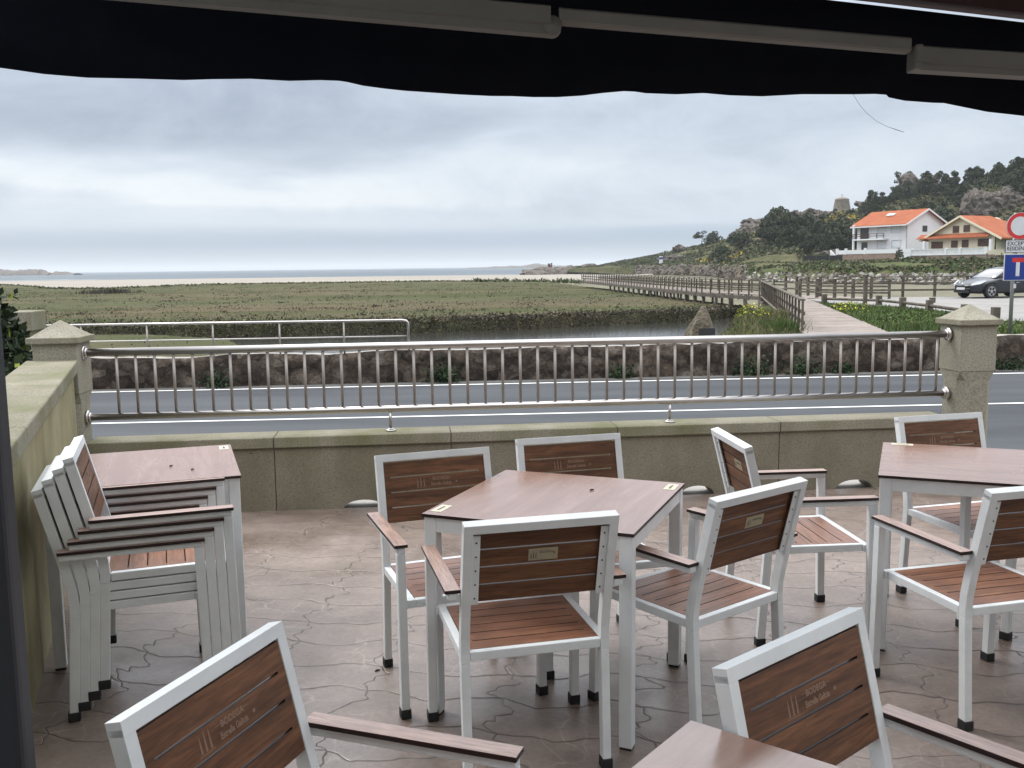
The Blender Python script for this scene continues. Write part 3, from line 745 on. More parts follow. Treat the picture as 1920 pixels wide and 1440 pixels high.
# ------------------------------------------------------------------ awning, frame post, cafe front
def awning():
    a = thing('awning', 'dark navy folding arm awning hanging across the top of the view', 'awning', (0, 0, 0))
    fy = lambda x: 3.3 + 0.12 * x
    V = [(-1.76, 2.250), (-1.699, 2.246), (-1.582, 2.233), (-1.479, 2.219), (-1.351, 2.211), (-1.188, 2.206), (-1.048, 2.203), (-0.957, 2.206), (-0.839, 2.21), (-0.721, 2.208), (-0.62, 2.2095), (-0.559, 2.208), (-0.53, 2.204), (-0.481, 2.193), (-0.41, 2.182), (-0.343, 2.174), (-0.166, 2.167), (-0.06, 2.163), (0.012, 2.165), (0.084, 2.163), (0.166, 2.161), (0.248, 2.165), (0.321, 2.175), (0.395, 2.181), (0.432, 2.179), (0.469, 2.174), (0.581, 2.175), (0.675, 2.181), (0.77, 2.173), (0.885, 2.171), (1.02, 2.175), (1.214, 2.179), (1.293, 2.181), (1.338, 2.18), (1.349, 2.171), (1.413, 2.162), (1.513, 2.154), (1.553, 2.152), (1.614, 2.14), (1.717, 2.122), (1.819, 2.11), (1.944, 2.101), (2.3, 2.095), (2.8, 2.10), (3.4, 2.09), (4.4, 2.09)]
    top = lambda x: 2.595 - 0.0855 * (x + 0.04)
    vs, fs = [], []
    rows = 5; n = len(V); rg = random.Random(3)
    for k in (0, 1):
        for j in range(rows):
            for i, (x, zb) in enumerate(V):
                u = j / (rows - 1); z = zb + (top(x) - zb) * u
                wav = 0.012 * math.sin(x * 9 + 1.3) * (1 - u) + 0.006 * math.sin(x * 23) * (1 - u)
                vs.append((x, fy(x) + wav + k * 0.0015, z))
    f0 = lambda k, j, i: k * rows * n + j * n + i
    for j in range(rows - 1):
        for i in range(n - 1):
            fs.append((f0(0, j, i), f0(0, j, i + 1), f0(0, j + 1, i + 1), f0(0, j + 1, i))); fs.append((f0(1, j, i), f0(1, j + 1, i), f0(1, j + 1, i + 1), f0(1, j, i + 1)))
    for i in range(n - 1):
        fs.append((f0(0, 0, i), f0(1, 0, i), f0(1, 0, i + 1), f0(0, 0, i + 1))); fs.append((f0(0, rows - 1, i), f0(0, rows - 1, i + 1), f0(1, rows - 1, i + 1), f0(1, rows - 1, i)))
    b = MB(); b.add(vs, fs); b.build('valance', 'navy', a, True)
    # front bar above a thin gap of daylight, fabric up to the cafe wall
    b = MB()
    P = lambda x, dz: (x, fy(x) + 0.02, top(x) + dz)
    g = 0.018
    vs = []; xs = [-1.76, 0.0, 1.5, 4.4]
    for x in xs:
        z = top(x) + g; y = fy(x)
        vs += [(x, y - 0.05, z), (x, y + 0.03, z), (x, y + 0.03, z + 0.10), (x, y - 0.05, z + 0.10)]
    fs = [(0, 1, 2, 3), (12, 13, 14, 15)]
    for i in range(3):
        for k in range(4): fs.append((i * 4 + k, i * 4 + (k + 1) % 4, i * 4 + 4 + (k + 1) % 4, i * 4 + 4 + k))
    b.add(vs, fs); b.build('front_bar', 'maroon', a)
    b = MB(); vs = []; m_ = 6; L0 = 1.5
    for k in (0, 1):
        for j in range(m_):
            for x in (-1.76, 0, 2, 4.4):
                u = j / (m_ - 1); y0 = fy(x) - 0.05
                z0 = top(x) + g + 0.10; y = y0 - L0 * u; z = z0 + 0.42 * u - 0.03 * math.sin(math.pi * u) + k * 0.004
                vs.append((x, y, z))
    fs = []
    for k in (0, 1):
        for j in range(m_ - 1):
            for i in range(3):
                o_ = k * m_ * 4; fs.append((o_ + j * 4 + i, o_ + j * 4 + i + 1, o_ + (j + 1) * 4 + i + 1, o_ + (j + 1) * 4 + i))
    b.add(vs, fs); b.build('canopy', 'navy', a, True)
    b = MB(); b.tube([(-1.8, fy(-1.8) - L0 - .1, top(-1.8) + .58), (4.45, fy(4.45) - L0 - .1, top(4.45) + .58)], .075, 14); b.build('roller', 'beige', a, True)
    for x in (-1.7, 4.3):
        b = MB(); b.sweep([(x, -1.5, top(x) + .80), (x, fy(x) - L0 - .02, top(x) + .72)], .07, .12, side=(1, 0, 0)); b.build('support_beam', 'jamb', a)
    # folded arms
    def bar(name, x0, x1, z0, z1, hh, dep, lip, k0=2.95, cap=True):
        b = MB(); vs = []
        for x, z in ((x0, z0), (x1, z1)):
            y = k0 + 0.12 * x
            prof = [(0, -hh), (dep, -hh), (dep, 0), (0, 0), (-0.012, -0.006), (-0.012, -hh + lip), (0, -hh + lip * 0.8)] if lip else [(0, -hh), (dep, -hh), (dep, 0), (0, 0), (-0.006, -0.006), (-0.006, -hh + 0.006)]
            vs += [(x, y + p, z + q) for p, q in prof]
        n_ = len(vs) // 2
        b.add(vs, [tuple(range(n_)), tuple(range(n_, 2 * n_))] + [(i, (i + 1) % n_, n_ + (i + 1) % n_, n_ + i) for i in range(n_)])
        return b
    b = bar('x', -1.70, 0.130, 2.492, 2.368, 0.085, 0.05, 0.032); o = b.build('folding_arm', 'beige', a)
    b = MB(); b.cyl((0.135, 2.985, 2.309), 0.028, 0.055, 16, 'y'); b.build('elbow_joint', 'beige', o, True)
    b = bar('x', 0.155, 1.27, 2.362, 2.292, 0.044, 0.04, 0); b.build('folding_arm', 'beige', a)
    b = bar('x', 1.288, 3.2, 2.269, 2.185, 0.074, 0.06, 0.022); o = b.build('folding_arm', 'beige', a)
    b = MB(); b.box((1.284, 3.095, 2.194), (1.31, 3.17, 2.272)); b.build('arm_bracket', 'beige', o, bevel=0.006)
    b = MB(); b.box((1.84, 2.86, 2.40), (3.4, 2.95, 2.50)); b.build('arm_bracket', 'beige', a)
awning()
b = MB(); b.tube([(1.211, 3.445, 2.183), (1.24, 3.449, 2.142), (1.266, 3.452, 2.115), (1.306, 3.457, 2.086), (1.347, 3.462, 2.068), (1.38, 3.466, 2.058), (1.407, 3.469, 2.05)], [0.0006] * 5 + [0.0012, 0.0008], 5)
tag(b.build('loose_thread', 'thread'), 'fine loose thread dangling from the awning edge against the sky', 'thread')
p = thing('door_frame_post', 'dark blurred frame post at the extreme left edge in the foreground', 'post', (0, 0, 0))
b = MB(); b.prism([(-0.585, 1.075), (-0.580, 1.055), (-0.80, 1.05), (-0.80, 1.18), (-0.635, 1.18), (-0.6, 1.12)], 0, 2.75); b.build('upright', 'jamb', p, bevel=0.008)
b = MB(); b.box((-0.83, 1.03, 2.75), (-0.55, 1.2, 2.85)); b.build('head_plate', 'jamb', p)
w = thing('cafe_front', 'plastered cafe front behind the viewer carrying the awning', 'building', (0, -1.5, 0))
b = MB(); b.box((-9, -0.3, -0.6), (13, 0, 6.0)); b.build('wall', 'plaster', w)

# ------------------------------------------------------------------ road, stone wall and far handrail
RNG = np.random.default_rng(7)
def strip(name, mat, ya, yb, k, z, x0=-40, x1=60, kind='structure', n=1):
    b = MB(); b.add([(x0, ya + k * x0, z), (x1, ya + k * x1, z), (x1, yb + k * x1, z), (x0, yb + k * x0, z)], [(0, 1, 2, 3)])
    return tag(b.build(name, mat), kind=kind)
strip('road', 'asphalt', 7.3, 18.05, 0.075, -0.60)
strip('road_shoulder', 'shoulder', 18.04, 18.9, 0.08, -0.596)
strip('centre_line', 'paint_line', 13.99, 14.09, 0.062, -0.594)
strip('edge_line', 'paint_line', 17.72, 17.84, 0.066, -0.592)
def swall(x): return 18.35 + 0.085 * x
def stone_wall():
    w = thing('stone_wall', 'rough brown rubble stone wall along the far side of the road', 'wall', (0, 0, 0))
    nx, nz = 420, 9; xs = np.linspace(-26, 34, nx)
    vs, fs = [], []
    def top(x): return 0.015 + 0.006 * x + 0.05 * mnoise.noise((x * 0.7, 3, 0)) + 0.025 * mnoise.noise((x * 2.7, 9, 0))
    for i, x in enumerate(xs):
        t = top(x)
        for j in range(nz):
            u = j / (nz - 1); z = -0.75 + (t + 0.75) * u
            d = 0.06 * mnoise.noise((x * 1.9, z * 3.2, 1.0)) + 0.035 * mnoise.noise((x * 5.5, z * 7, 4.0)) + (0.05 if j == nz - 1 else 0)
            vs.append((x, swall(x) + d + 0.06 * u, z))
        vs.append((x, swall(x) + 0.62 + 0.05 * mnoise.noise((x, 7, 0)), t - 0.02)); vs.append((x, swall(x) + 0.66, -2.0))
    k = nz + 2
    for i in range(nx - 1):
        for j in range(k - 1):
            fs.append((i * k + j, (i + 1) * k + j, (i + 1) * k + j + 1, i * k + j + 1))
    b = MB(); b.add(vs, fs); b.m = [1 if (q % (k - 1)) == nz - 1 else 0 for q in range(len(fs))]
    b.build('masonry', ['rubble', 'walltop'], w, True)
stone_wall()
def leaf_quads(P, size, rng, squash=1.0):
    """one quad per point, random orientation"""
    n = len(P); a = rng.normal(size=(n, 3)); a /= np.linalg.norm(a, axis=1, keepdims=True)
    c = rng.normal(size=(n, 3)); c[:, 2] *= squash; u = np.cross(a, c); u /= np.linalg.norm(u, axis=1, keepdims=True) + 1e-9
    v = np.cross(a, u); s = (size * rng.uniform(0.6, 1.4, n))[:, None]
    V = np.stack([P - u * s * .5, P - v * s * .32, P + u * s * .5, P + v * s * .32], 1).reshape(-1, 3)
    return V, np.arange(4 * n).reshape(n, 4)
def blades(name, P, h, w, mats, probs, seed, parent=None, lean=0.35, midx=None):
    rng = np.random.default_rng(seed); n = len(P)
    hh = h * rng.uniform(0.55, 1.3, n) if np.isscalar(h) else h
    a = rng.uniform(0, 2 * np.pi, n); d = np.stack([np.cos(a), np.sin(a), 0 * a], 1)
    l = rng.normal(0, lean, (n, 2)) * hh[:, None]
    t = P + np.concatenate([l, hh[:, None]], 1)
    V = np.stack([P - d * w * .5, P + d * w * .5, t], 1).reshape(-1, 3)
    if midx is None: midx = rng.choice(len(mats), n, p=probs)
    return raw_mesh(name, V, np.arange(3 * n).reshape(n, 3), mats, midx, parent=parent)
def weed(x, y, z, r, h, n, lab, seed, mats=('weed', 'ivy'), size=0.06):
    rng = np.random.default_rng(seed)
    p = rng.normal(0, 1, (n, 3)) * np.array([r * .5, r * .3, h * .4]); p[:, 2] = np.abs(p[:, 2])
    V, F = leaf_quads(p, size, rng)
    o = raw_mesh('weed_clump', V, F, mats, (rng.random(n) < .35).astype(int)); o.location = (x, y, z)
    return tag(o, lab, 'weed', 'weeds growing at the foot of the stone wall')
for i, (x, r, h, n, s, lab) in enumerate([(-5.55, .28, .34, 320, .07, 'low dark weed at the wall foot near the left pillar'), (-1.32, .30, .42, 420, .07, 'bushy green weed against the stone wall left of the picture middle'), (2.15, .26, .28, 300, .06, 'weed at the stone wall foot right of the picture middle'),
        (4.75, .45, .42, 600, .06, 'broad clump of dark weeds against the stone wall at the right'), (5.75, .35, .34, 420, .06, 'bright green weed tuft next to the broad dark clump'), (6.6, .25, .25, 250, .06, 'small weed tuft by the stone wall left of the clean pillar'),
        (10.0, .5, .30, 420, .06, 'weeds by the stone wall right of the clean pillar')]):
    weed(x, swall(x) - 0.10, -0.59, r, h, n, lab, 30 + i, size=s)

def handrail():
    r = thing('handrail', 'two bar steel handrail standing on the far stone wall at the left', 'railing', (0, 0, 0))
    yf = lambda x: 18.2 + 0.03 * (x + 2)
    b = MB(); pts = [(-14, yf(-14), .585), (-2.10, yf(-2.1), .605), (-2.01, yf(-2), .592), (-1.975, yf(-2), .555), (-1.97, yf(-2), 0.02)]
    b.tube(pts, 0.024, 10); b.build('top_rail', 'steel', r, True)
    b = MB(); b.tube([(-14, yf(-14), .262), (-1.985, yf(-2), .298)], 0.014, 8); b.build('lower_rail', 'steel', r, True)
    for x in (-3.2, -4.42, -5.68, -6.92, -8.15, -9.4, -10.6, -11.9):
        b = MB(); b.tube([(x, yf(x), -0.03), (x, yf(x), .575)], 0.018, 8); b.build('post', 'steel_b', r, True)
handrail()

# ------------------------------------------------------------------ landform beyond the road
ip = np.interp
def ybank(x): return ip(x, [-60, -12.2, -8.3, -3.9, .6, 4.4, 9.5, 13, 20, 40], [42.2, 43.5, 44.6, 45.2, 46.7, 48.9, 51.0, 55, 60, 64])
def ysand(s): return ip(s, [-.7, -.53, -.48, -.42, -.31, -.2, -.088, .018, .074, .12, .2], [260, 227, 165, 157, 190, 192, 196, 178, 160, 230, 400])
def yback(x): return ip(x, [-60, -16.4, -13.4, -10.8, -9], [41.4, 41.0, 39.6, 37.4, 33])
def bwx(y): return ip(y, [40, 53, 58, 112, 200], [14.5, 14.5, 13.0, 9.6, 5])
def fbm(x, y, f, seed=0.0, oct=3):
    out = np.zeros_like(x)
    flat_ = np.array([mnoise.fractal((a * f + seed, b_ * f - seed, seed * .7), 1.0, 2.0, oct) for a, b_ in zip(x.ravel(), y.ravel())])
    return flat_.reshape(x.shape)
def sm(t): t = np.clip(t, 0, 1); return t * t * (3 - 2 * t)
def landform():
    ns, ny = 240, 330
    s = np.linspace(-.75, .62, ns); y = 19.2 * (620 / 19.2) ** (np.linspace(0, 1, ny) ** 1.0)
    S, Y = np.meshgrid(s, y); X = S * Y
    wig = fbm(X, Y, 0.35, 5.0)
    yb = ybank(X) + 0.5 * wig
    z = np.full_like(X, -2.2)
    top = np.where(X > 14, -1.32, -0.92); top = -0.86 - 0.46 * sm((X - bwx(Y)) / 3.0)
    top = top + 0.05 * wig - 0.16 * sm((Y - 60) / 100)
    z = z + (top + 2.2) * sm((Y - yb) / 0.9)
    m = np.minimum((-.272 * Y - X) / 1.0, yback(X) - Y) + 0.35 * wig
    z = np.maximum(z, -2.2 + (1.13 + 0.04 * wig) * sm(m / 0.8))
    ysd = ysand(S) * (1 + 0.02 * wig)
    sand = Y > ysd
    t = np.clip((Y - ysd) / (505 - ysd), 0, 2)
    z = np.where(sand, -1.0 - 1.6 * t - np.where(t > 1, (t - 1) * 8, 0), z)
    V = np.stack([X, Y, z], -1).reshape(-1, 3)
    idx = np.arange(ns * ny).reshape(ny, ns)
    F = np.stack([idx[:-1, :-1], idx[:-1, 1:], idx[1:, 1:], idx[1:, :-1]], -1).reshape(-1, 4)
    c = V[F].mean(1)
    zs = (c[:, 1] > ysand(c[:, 0] / c[:, 1]) * 1.0) & (c[:, 0] / c[:, 1] < 0.155)
    zmud = (~zs) & (c[:, 0] > bwx(c[:, 1])) 
    zm = ~(zs | zmud)
    for nm, mask, mt in (('marsh', zm, 'marsh'), ('beach', zs, 'sand'), ('tidal_flat', zmud, 'mud')):
        f = F[mask]; u, inv = np.unique(f, return_inverse=True)
        tag(raw_mesh(nm, V[u], inv.reshape(-1, 4), [mt], smooth=True), kind='structure')
landform()
b = MB(); b.add([(-60, 18.6, -1.45), (40, 18.6, -1.45), (60, 70, -1.45), (-60, 60, -1.45)], [(0, 1, 2, 3)]); tag(b.build('creek', 'river'), kind='structure')
b = MB(); b.add([(-14000, 440, -2.6), (9000, 440, -2.6), (9000, 20000, -2.6), (-14000, 20000, -2.6)], [(0, 1, 2, 3)]); tag(b.build('sea', 'sea'), kind='structure')
for i, (x0, x1, y, wd) in enumerate([(-330, -215, 523, 5), (-300, -150, 560, 3), (-130, 40, 520, 2.5), (-60, 60, 640, 3), (-420, -120, 700, 3)]):
    vs = []; k = 40
    for j in range(k + 1):
        x = x0 + (x1 - x0) * j / k; a = wd * math.sin(math.pi * j / k) ** .5 * (0.5 + 0.6 * abs(mnoise.noise((x * .05, i, 0)))); yy = y + 6 * mnoise.noise((x * .02, i * 3, 1))
        vs += [(x, yy, -2.55), (x, yy + a * 3, -2.55)]
    b = MB(); b.add(vs, [(2 * j, 2 * j + 2, 2 * j + 3, 2 * j + 1) for j in range(k)]); tag(b.build('surf_line', 'foam'), kind='stuff')

# right hand embankment carrying the boardwalk start, the verge and the parking lot
EMB = [(3.0, 18.95), (4.0, 21.6), (5.4, 24.6), (6.4, 27.2), (7.7, 30.6), (9.0, 34.2), (10.6, 40), (12.3, 44.6), (14.6, 46.9), (17.6, 47.9), (22.5, 47.5), (30, 46.0), (70, 35.5), (70, 24.2), (34, 21.2), (12, 19.4)]
def embank():
    n = len(EMB); cx, cy = 30, 32
    vs = [(x, y, -0.22) for x, y in EMB] + [(x + (x - cx) * .05 - (.5 if x < 12 else 0), y + (.9 if y > 40 else 0), -2.2) for x, y in EMB]
    b = MB(); b.add(vs, [tuple(range(n))] + [(i, (i + 1) % n, n + (i + 1) % n, n + i) for i in range(n)])
    tag(b.build('embankment', 'verge'), kind='structure')
    LOT = [(13.9, 41.5), (15.3, 36.8), (15.3, 34.0), (14.4, 30.0), (14.3, 27.8), (18, 25.6), (68, 26.5), (68, 33.9), (30, 45.6), (22.5, 47.1), (17.6, 47.5), (14.4, 46.2)]
    b = MB(); b.prism(LOT, -0.21, -0.15); tag(b.build('parking_lot', 'lot'), kind='structure')
    return LOT
LOT = embank()
# seaward mound with grass and yellow flowers
def inpoly(P, poly):
    x, y = P[:, 0], P[:, 1]; r = np.zeros(len(P), bool); n = len(poly)
    for i in range(n):
        x1, y1 = poly[i]; x2, y2 = poly[(i + 1) % n]
        c = ((y1 > y) != (y2 > y)) & (x < (x2 - x1) * (y - y1) / (y2 - y1 + 1e-12) + x1); r ^= c
    return r
def mound():
    nx, ny = 30, 36; vs = []; fs = []
    for j in range(ny):
        for i in range(nx):
            u, v = i / (nx - 1), j / (ny - 1); y = 21.5 + 13 * v
            xl = ip(y, [21.5, 24.6, 27.2, 30.6, 34.5], [3.6, 5.0, 5.9, 7.1, 8.6]); xr = 7.3 + (y - 24.3) * 0.224 - 0.1; xr = max(xr, xl + 0.3) if y > 24 else xl + 2.6
            x = xl + (xr - xl) * u
            e_ = math.sin(math.pi * min(1, u * 1.25) * .5) * math.sin(math.pi * v) ** .5
            z = -1.7 + 1.45 * min(1, u * 3.2) ** .6 + 0.34 * e_ * math.exp(-((y - 28.5) / 3.5) ** 2) + 0.06 * mnoise.noise((x, y, 0))
            vs.append((x, y, z))
    for j in range(ny - 1):
        for i in range(nx - 1): fs.append((j * nx + i, j * nx + i + 1, (j + 1) * nx + i + 1, (j + 1) * nx + i))
    tag(raw_mesh('bank', vs, fs, ['verge'], smooth=True), kind='structure')
    return np.array(vs)
MV = mound()
rg = np.random.default_rng(11)
P = MV[rg.integers(0, len(MV), 9000)] + rg.normal(0, .12, (9000, 3)) * np.array([1, 1, .1]); P = P[P[:, 2] > -1.3]
tag(blades('bank_grass', P, 0.13, 0.035, ['straw', 'grass', 'grass3', 'reed'], [.34, .26, .24, .16], 12), kind='stuff')
P = np.stack([rg.uniform(9, 40, 60000), rg.uniform(19, 42, 60000), np.full(60000, -.21)], 1)
DECK_R = lambda y: 9.45 + (y - 24) * 0.232
inside = inpoly(P, EMB) & ~inpoly(P, LOT) & (P[:, 0] > DECK_R(P[:, 1])) & (P[:, 0] < 26)
P = P[inside]
tag(blades('verge_grass', P, 0.15, 0.045, ['grass', 'grass2', 'weed', 'grass3'], [.40, .30, .12, .18], 13), kind='stuff')
def clump(name, lab, cat, x, y, z, r, h, n, mats, probs, size, seed, group=None, bl=True):
    q = np.random.default_rng(seed)
    if bl:
        p = q.normal(0, 1, (n, 3)) * np.array([r * .45, r * .45, 0.0])
        o = blades(name, p, h, size, mats, probs, seed + 1)
    else:
        p = q.normal(0, 1, (n, 3)); p /= np.linalg.norm(p, axis=1, keepdims=True); p *= q.uniform(.45, 1, (n, 1)) ** .5; p = p * np.array([r, r, h]); p[:, 2] = np.abs(p[:, 2])
        V, F = leaf_quads(p, size, q); o = raw_mesh(name, V, F, mats, q.choice(len(mats), n, p=probs))
    o.location = (x, y, z); return tag(o, lab, cat, group)
clump('grass_tuft', 'tall bright green grass tuft at the near end of the left boardwalk railing', 'plant', 7.15, 25.0, -.35, .5, .46, 700, ['grass', 'grass2'], [.6, .4], .03, 41)
clump('flower_clump', 'yellow flowering clump on the mound left of the boardwalk', 'plant', 7.15, 28.2, -.02, .55, .45, 620, ['yellowflower', 'grass', 'grass3'], [.26, .44, .30], .055, 42, bl=False)
clump('flower_clump', 'yellow flowers by the low log fence beside the tall post', 'plant', 13.3, 37.3, -.2, .8, .28, 420, ['yellowflower', 'grass'], [.25, .75], .065, 43, bl=False)
clump('flower_clump', 'small pale yellow flowers at the verge corner next to the boardwalk', 'plant', 12.3, 34.6, -.2, .7, .2, 300, ['yellowflower', 'grass'], [.22, .78], .06, 44, bl=False)
for i, (x, y, r, h) in enumerate([(13.4, 31.0, 1.4, .22), (12.0, 28.2, 1.5, .18), (14.6, 24.6, .8, .42), (12.6, 25.6, 1.2, .16)]):
    clump('verge_weed', ['leafy green weed mass on the verge before the log fence', 'leafy weeds on the verge beside the boardwalk edge', 'bushy weed at the sign post foot', 'low weeds on the verge behind the clean pillar'][i], 'weed', x, y, -.2, r, h, 1500, ['grass2', 'grass', 'grass3'], [.4, .4, .2], .07, 50 + i, bl=False)

# marsh vegetation
def marsh_grass():
    r = np.random.default_rng(21)
    # dark shrubby sea-purslane on the creek bank
    n = 52000; x = r.uniform(-40, 13.5, n); dy = r.gamma(1.5, .55, n) - .35; y = ybank(x) + dy
    k = x < bwx(y) + 1
    z = -1.50 + .60 * np.clip((dy + .25) / .6, 0, 1) + r.uniform(-.03, .09, n) + .07 * np.array([mnoise.noise((a * .8, b_ * .8, 1)) for a, b_ in zip(x, y)])
    P1 = np.stack([x, y, z], 1)[k]; dy = dy[k]
    x = r.uniform(-36, -5, 14000); y = r.uniform(19.5, 44, 14000); e_ = np.minimum(-.272 * y - x, yback(x) - y); k = (e_ > -.1) & ((e_ < 1.0) | (r.random(14000) < .3))
    P3 = np.stack([x, y, -1.12 + r.uniform(-.04, .1, 14000) - .35 * np.clip(.3 - e_, 0, .4)], 1)[k]
    P = np.concatenate([P1, P3]); V, F = leaf_quads(P, .085, r)
    m1 = np.where(dy < 1.0, r.choice(4, len(P1), p=[.55, .32, .05, .08]), r.choice(4, len(P1), p=[.12, .34, .26, .28])); m3 = r.choice(4, len(P3), p=[.08, .34, .18, .40])
    tag(raw_mesh('bank_vegetation', V, F, ['darkreed', 'reed', 'straw', 'scrub2'], np.concatenate([m1, m3])), kind='stuff')
    # short turf over the open marsh
    n = 22000; y = 45 + 100 * r.random(n) ** 1.7; x = r.uniform(-.60, .26, n) * y; k = (y > ybank(x) + 1.0) & (x < bwx(y) - .3)
    P2 = np.stack([x, y, -.90 - .14 * np.clip((y - 60) / 80, 0, 1)], 1)[k]
    g = np.array([mnoise.noise((a * .035, b_ * .14, 2.2)) + .3 * mnoise.noise((a * .2, b_ * .5, 7)) for a, b_ in P2[:, :2]])
    m2 = np.where(g > .20, r.choice([3, 4], len(P2), p=[.6, .4]), np.where(g < -.12, r.choice([0, 2], len(P2), p=[.6, .4]), r.choice([0, 1, 2, 4], len(P2), p=[.3, .25, .25, .2])))
    h = r.uniform(.05, .13, len(P2)) * np.where(r.random(len(P2)) < .04, 1.9, 1)
    tag(blades('marsh_grass', P2, h, 0.09, ['straw', 'reed', 'scrub2', 'grass2', 'scrub'], None, 22, midx=m2, lean=.8), kind='stuff')
    # low dark tussocks scattered over the marsh and bulging from the bank
    n = 900; y = 45.5 + 120 * r.random(n) ** 1.5; x = r.uniform(-.60, .24, n) * y; y2 = np.where(np.arange(n) < 320, ybank(x) + r.uniform(-.1, 1.6, n), y); k = (y2 > ybank(x) - .2) & (x < bwx(y2) - .5)
    cc = np.stack([x, y2, -.93 - .14 * np.clip((y2 - 60) / 80, 0, 1)], 1)[k]; sz = r.uniform(.25, .8, len(cc)) * (1 + cc[:, 1] / 160)
    P = np.repeat(cc, 34, 0) + r.normal(0, .5, (len(cc) * 34, 3)) * np.repeat(sz, 34)[:, None] * np.array([1.3, .8, 0]) + np.abs(r.normal(0, .10, (len(cc) * 34, 3))) * np.array([0, 0, 1])
    V, F = leaf_quads(P, .13, r); tag(raw_mesh('marsh_tussocks', V, F, ['reed', 'darkreed', 'scrub', 'straw'], np.repeat(r.choice(4, len(cc), p=[.4, .25, .2, .15]), 34)), kind='stuff')
    # tussocks along the back of the dunes
    S_ = r.uniform(-.62, .075, 2200); y = ysand(S_) * r.uniform(.90, .995, 2200)
    P = np.stack([S_ * y, y, np.full_like(y, -1.1)], 1)
    hh = r.uniform(.15, .38, 2200) * (1 + 1.6 * (np.abs(S_ - .02) < .06) * r.random(2200))
    tag(blades('dune_grass', P, hh, .6, ['scrub3', 'scrub', 'grass2', 'straw'], [.3, .35, .25, .1], 23, lean=.6), kind='stuff')
marsh_grass()
clump('reed_patch', 'dark brown reed patch out on the marsh at the left', 'plant', -47.5, 113, -1.0, 2.6, .5, 900, ['darkreed', 'reed'], [.5, .5], .2, 61)

def ivy():
    r = np.random.default_rng(5); n = 2600
    p = r.normal(0, 1, (n, 3)); p /= np.linalg.norm(p, axis=1, keepdims=True); p *= r.uniform(.5, 1, (n, 1)) ** .5
    p = p * np.array([.46, .42, .56]) + np.array([-3.90, 6.75, .95])
    V, F = leaf_quads(p, .075, r); mi = np.where(r.random(n) < .03, 1, np.where(r.random(n) < .3, 2, 0))
    q = thing('ivy_bush', 'dark ivy bush spilling over the yellow wall at the far left', 'shrub', (0, 0, 0))
    raw_mesh('foliage', V, F, ['ivy', 'limeleaf', 'hedge'], mi, parent=q)
    b = MB()
    for k in range(6): b.tube([(-4 + .1 * k - .2, 6.8, -.6), (-3.9 + .12 * k - .3, 6.7, .2), (-3.95 + .2 * k - .5, 6.75 - .05 * k, .9)], [.02, .015, .006], 6)
    b.build('stems', 'bark', q)
    V, F = leaf_quads(r.normal(0, 1, (26, 3)) * np.array([.07, .06, .06]) + np.array([-3.62, 6.7, 1.47]), .06, r); raw_mesh('shoot', V, F, ['ivy', 'limeleaf'], (r.random(26) < .2).astype(int), parent=q)
ivy()

# memorial boulder
def rock_mesh(name, rad, seed, mat, sub=3, amp=.25, freq=1.2, parent=None, loc=(0, 0, 0), flatb=False, amp2=.1):
    bm = bmesh.new(); bmesh.ops.create_icosphere(bm, subdivisions=sub, radius=1)
    for v in bm.verts:
        p = v.co.copy(); d = 1 + amp * mnoise.noise(p * freq + Vector((seed * 3.1, seed, 0))) + amp2 * mnoise.noise(p * freq * 3 + Vector((0, seed, 9)))
        c = mnoise.cell(p * 1.9 + Vector((seed, 0, 0))) * amp * .5 + mnoise.cell(p * 4.1 + Vector((0, seed, 0))) * amp * .18
        v.co = Vector((p.x * rad[0], p.y * rad[1], p.z * rad[2])) * (d + c)
    me = bpy.data.meshes.new(name); bm.to_mesh(me); bm.free(); me.materials.append(M[mat])
    o = bpy.data.objects.new(name, me); COL.objects.link(o); o.location = loc
    if parent is not None: o.parent = parent
    return o
def boulder():
    t = thing('memorial_boulder', 'pointed lichened boulder with a dark plaque at the water edge', 'boulder', (4.72, 23.9, -.75))
    rings = [(0, -.48, .42, .40), (.35, -.42, .38, .38), (.62, -.36, .36, .34), (.85, -.22, .32, .28), (1.05, -.09, .27, .2), (1.2, -.02, .21, .13), (1.28, .03, .16, .07), (1.31, .08, .11, .02)]
    vs = []; n = 14
    for z, xl, xr, d in rings:
        for k in range(n):
            a = 2 * math.pi * k / n; c = (xl + xr) / 2; h_ = (xr - xl) / 2
            q = 1 + .22 * mnoise.noise((math.cos(a) * 1.8, math.sin(a) * 1.8, z * 3)) + .10 * mnoise.noise((math.cos(a) * 4, math.sin(a) * 4, z * 8))
            vs.append((c + h_ * math.cos(a) * q, d * math.sin(a) * q, z + .03 * mnoise.noise((a, z * 5, 2))))
    m_ = len(rings); fs = [(j * n + k, j * n + (k + 1) % n, (j + 1) * n + (k + 1) % n, (j + 1) * n + k) for j in range(m_ - 1) for k in range(n)] + [tuple((m_ - 1) * n + k for k in range(n))]
    b = MB(); b.add(vs, fs); b.build('stone', 'rock_near', t, False)
    b = MB(); b.cbox((0.12, -.50, .62), (.40, .05, .17), mat=Matrix.Rotation(R(-8), 4, 'X')); b.build('plaque', 'rubber', t)
boulder()

